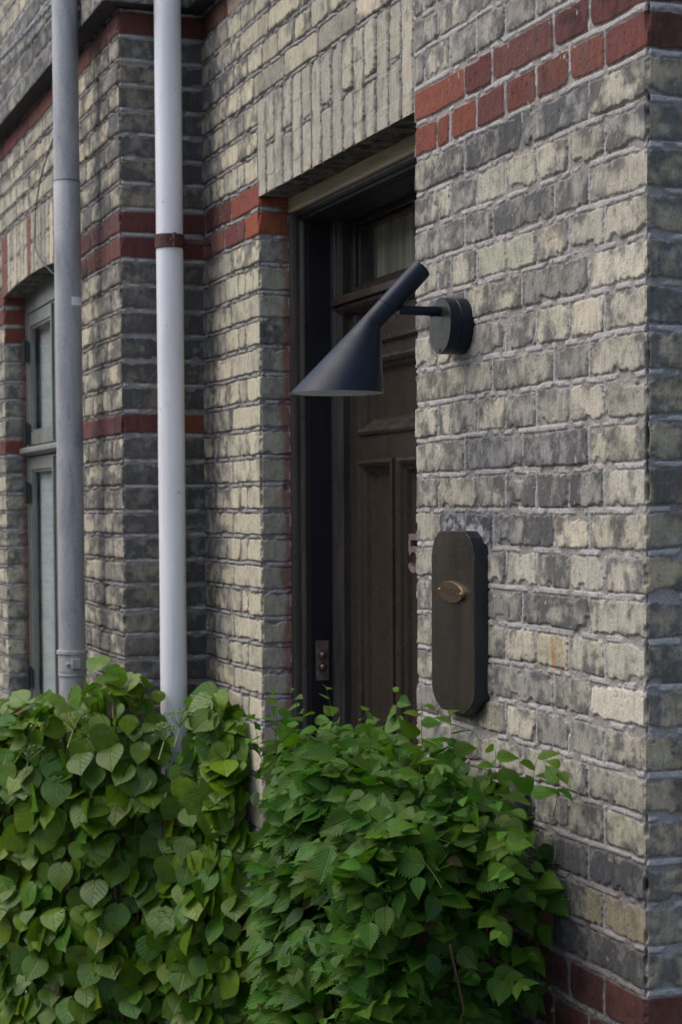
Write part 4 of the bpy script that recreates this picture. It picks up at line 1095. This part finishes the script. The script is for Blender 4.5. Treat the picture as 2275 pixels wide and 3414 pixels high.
tag(stems_obj('branches', br, M['stem'], horn), kind='stuff')

# ---- climbing hydrangea round the two pipes
hyd = thing('climbing_hydrangea', 'climbing plant with large heart-shaped leaves round the foot of both drainpipes', 'climbing plant', (-2.0, -.3, 0))
r = np.random.default_rng(9)
path = np.array([(-3.2, -.60), (-2.2, -.60), (-1.9, -.60), (-1.7, -.57), (-1.5, -.47), (-1.38, -.35), (-1.28, -.22), (-1.17, -.12), (-1.035, -.05)])
seg = np.linalg.norm(np.diff(path, axis=0), axis=1); cum = np.concatenate(([0], np.cumsum(seg)))
def hyd_top(x): return float(np.interp(x, [-3.2, -2.6, -2.2, -1.9, -1.7, -1.5, -1.43, -1.38, -1.33, -1.30, -1.27, -1.22, -1.17, -1.10, -1.035], [.90, .96, 1.0, 1.03, 1.05, 1.055, 1.09, 1.14, 1.18, 1.15, 1.04, 1.01, 1.08, 1.05, .88])+.022*math.sin(x*31)+.016*math.sin(x*67+1))
hl = []
def hleaf(p, outn, size, young, hang=1.0):
    tv = np.array((0, 0, -1.0))*hang+outn*r.uniform(.15, .8)+np.array((r.normal()*.75, r.normal()*.4, r.normal()*.35))
    nrm = outn/np.linalg.norm(outn)+np.array((.15, 0, r.uniform(-.05, .75)))+r.normal(size=3)*.40
    bc = np.array((.058, .136, .007))*(1-young)+np.array((.150, .240, .007))*young
    hl.append((p, tv, nrm, size, leafcol(r, bc, .22), r.uniform(.0, .22), r.uniform(.05, .5), r.uniform(-.10, .10)))
def path_at(sv):
    i = int(np.clip(np.searchsorted(cum, sv)-1, 0, len(seg)-1)); t = (sv-cum[i])/seg[i]; p = path[i]*(1-t)+path[i+1]*t
    i2 = min(len(seg)-1, i+1) if t > .5 else max(0, i-1)
    d = (path[i+1]-path[i])/seg[i]; return p, np.array((d[1], -d[0], 0.0))
TOT = cum[-1]
for layer, (cnt, dep) in enumerate(((1500, .09), (1500, .045), (1250, .0))):
    for i in range(cnt):
        sv = TOT-(r.random()**1.0)*1.75
        p2, outn = path_at(sv); zt = hyd_top(p2[0]); z = zt*(1-r.random()**1.05*1.0)
        if zt-z < .12 and layer < 2 and r.random() < .3: continue
        b = fbm(np.array([sv*5.]), np.array([z*5.]), 3, 3)[0]
        if layer == 2 and b < .40: continue
        push = (b-.5)*.10-dep-.15*max(0, 1-(zt-z)/.15)**2*.6
        sz = r.uniform(.044, .090)*(.8 if zt-z < .10 else 1.0)
        hleaf(np.array((p2[0], p2[1], z))+outn*push, outn, sz, np.clip(r.uniform(-.25, .55)+max(0, .14-(zt-z))*2, 0, 1))
# sprays standing proud of the top
for k in range(40):
    x = r.uniform(-1.8, -1.32); i = 0
    zt = hyd_top(x); y = float(np.interp(x, path[:, 0], path[:, 1]))+r.uniform(0.0, .12)
    y = min(y, -.03 if x > XI else YP-.03)
    hleaf(np.array((x, y, zt+r.uniform(-.02, .035))), np.array((.3, -.6, .6))+r.normal(size=3)*.3, r.uniform(.045, .07), r.uniform(.2, .9), hang=r.uniform(-.3, .7))
def zwall(x): return float(np.interp(x, [-3.3, -2.0, -1.62, -1.5], [.93, 1.04, 1.10, 1.17]))
for k in range(520):
    x = r.uniform(-3.2, -1.45); y = r.uniform(-.56, YP-.03); fy = (y+.58)/.33
    z = (hyd_top(x)*(1-fy)+zwall(x)*fy)-r.random()**2*.08
    hleaf(np.array((x, y, z)), np.array((.35, -.6, 1.0))+r.normal(size=3)*.35, r.uniform(.042, .066), r.uniform(0, .7), hang=r.uniform(-.1, .7))
for k in range(240):   # leaves against the wall beside the white pipe
    x = r.uniform(-1.30, -1.09); y = r.uniform(-.09, -.03); zt = float(np.interp(x, [-1.30, -1.26, -1.17, -1.10], [1.10, 1.17, 1.13, 1.02]))
    if abs(x-wx) < .06 and y < wy: continue
    hleaf(np.array((x, y, zt-r.random()*.25)), np.array((.75, -.6, .05))+r.normal(size=3)*.25, r.uniform(.055, .08), r.uniform(0, .7), .7)
for (x, y, z) in ((-1.38, -.27, 1.215), (-1.45, -.3, 1.24), (-1.36, -.24, 1.175), (-1.20, -.06, 1.155), (-1.17, -.07, 1.12), (-1.24, -.06, 1.15)):
    hleaf(np.array((x, y, z)), np.array((.5, -.7, .5)), .072, .5, .7)
build_leaves('foliage', 'hyd', M['hydleaf'], hyd, hl)
st = []
for i in range(60):
    sv = TOT*r.uniform(.15, .97); p2, outn = path_at(sv); zt = hyd_top(p2[0]); pts = []
    p = np.array((p2[0], p2[1], .02))-outn*.08
    for t in np.linspace(0, 1, 14): pts.append(p+np.array((r.normal()*.012+t*r.normal()*.01, 0, t*(zt-.06)))+outn*(.05*t+r.normal()*.006)); 
    st.append((pts, r.uniform(.002, .006)))
for i in range(70):   # reddish side shoots
    sv = TOT*r.uniform(.2, .98); p2, outn = path_at(sv); zt = hyd_top(p2[0]); z = r.uniform(.3, zt); a = np.array((p2[0], p2[1], z))-outn*.05
    d = outn*.7+np.array((r.normal()*.6, 0, .5)); pts = [a+d*t*.11+np.array((0, 0, -.02*t*t)) for t in np.linspace(0, 1, 6)]; st.append((pts, .0018))
tag(stems_obj('woody_stems', st, M['stem'], hyd), kind='stuff')
budm = paint('green_flower_buds', (.19, .27, .075), rough=.6, var=.3, nscale=90, bmp=0)
for (x, y, z, R_) in ((-1.60, -.57, 1.115, .055), (-1.62, -.60, 1.02, .05), (-1.36, -.40, 1.09, .045), (-1.46, -.50, 1.00, .055), (-1.16, -.17, 1.105, .05), (-1.2, -.2, 1.07, .035), (-2.2, -.50, 1.10, .045)):
    bm = bmesh.new(); c = Vector((x, y, z))
    base_ = c-Vector((-.02, .02, .075)); tube(bm, [tuple(base_), tuple(c-Vector((0, 0, .03)))], [.0022, .0018], 6)
    for k in range(46):
        a = r.uniform(0, 2*math.pi); q = math.sqrt(r.random()); e = c+Vector((math.cos(a)*q*R_, math.sin(a)*q*R_*.8, .012*(1-q*q)+r.uniform(-.003, .003)))
        if k % 3 == 0: tube(bm, [tuple(c-Vector((0, 0, .03))), tuple(e)], [.0013, .0007], 4)
        for s_ in range(3):
            o_ = e+Vector((r.normal()*.003, r.normal()*.003, r.normal()*.002)); bmesh.ops.create_icosphere(bm, subdivisions=1, radius=r.uniform(.0014, .0026), matrix=Matrix.Translation(o_))
    from_bm('flower_head', bm, budm, hyd, smooth=True)

# ------------------------------------------------------------------ ground and the far side of the street (seen only as reflected light)
def ground_mat(name, a, b_, sc):
    m, nt, b = new_mat(name); nt.links.new(ramp(nt, noise(nt, sc, 6, .65), [(.3, a), (.7, b_)]), b.inputs['Base Color']); b.inputs['Roughness'].default_value = .9; bump(nt, b, noise(nt, sc*6, 4), .4, .004); return m
bm = bmesh.new(); sheet(bm, [(-150, -150, -.12), (150, -150, -.12), (150, 150, -.12), (-150, 150, -.12)]); tag(from_bm('ground', bm, ground_mat('earth', (.06, .065, .04), (.09, .09, .06), 3)), kind='structure')
bm = bmesh.new(); sheet(bm, [(-60, -9.0, -.11), (60, -9.0, -.11), (60, -3.2, -.11), (-60, -3.2, -.11)]); tag(from_bm('road', bm, ground_mat('asphalt', (.042, .042, .044), (.062, .062, .062), 20)), kind='structure')
bm = bmesh.new(); box(bm, -60, 60, -3.2, .1, -.118, .0); tag(from_bm('pavement', bm, ground_mat('concrete_paving', (.20, .195, .185), (.27, .26, .25), 9)), kind='structure')
opp = thing('town_house', 'low brick house across the street behind the photographer', 'house', (0, -13, 0))
om, ont, ob = new_mat('plain_brown_brick'); bt = N(ont, 'ShaderNodeTexBrick'); bt.inputs['Scale'].default_value = 4; bt.inputs['Color1'].default_value = (.20, .13, .07, 1); bt.inputs['Color2'].default_value = (.26, .19, .11, 1); bt.inputs['Mortar'].default_value = (.25, .23, .2, 1)
tcn = N(ont, 'ShaderNodeTexCoord'); mpn = N(ont, 'ShaderNodeMapping'); mpn.inputs['Rotation'].default_value = (math.radians(90), 0, 0); ont.links.new(tcn.outputs['Object'], mpn.inputs[0]); ont.links.new(mpn.outputs[0], bt.inputs['Vector']); ont.links.new(bt.outputs['Color'], ob.inputs['Base Color']); ob.inputs['Roughness'].default_value = .9
bm = bmesh.new(); box(bm, -30, 30, -20, -13, 0, 5.2); from_bm('wall', bm, om, opp)
bm = bmesh.new(); extrude_profile_x(bm, [(-12.6, 5.21), (-16.5, 8.2), (-20.4, 5.21)], -30.3, 30.3); from_bm('roof', bm, paint('dark_roof_tiles', (.10, .04, .03), rough=.8, bmp=0), opp)
for i in range(-9, 10):
    for z in (.9, 3.2):
        bm = bmesh.new(); box(bm, i*3.1-.55, i*3.1+.55, -13.0, -12.97, z, z+1.5); from_bm('window', bm, paint('far_window', (.05, .06, .07), rough=.1, bmp=0) if i == -9 and z < 1 else bpy.data.materials['far_window'], opp)
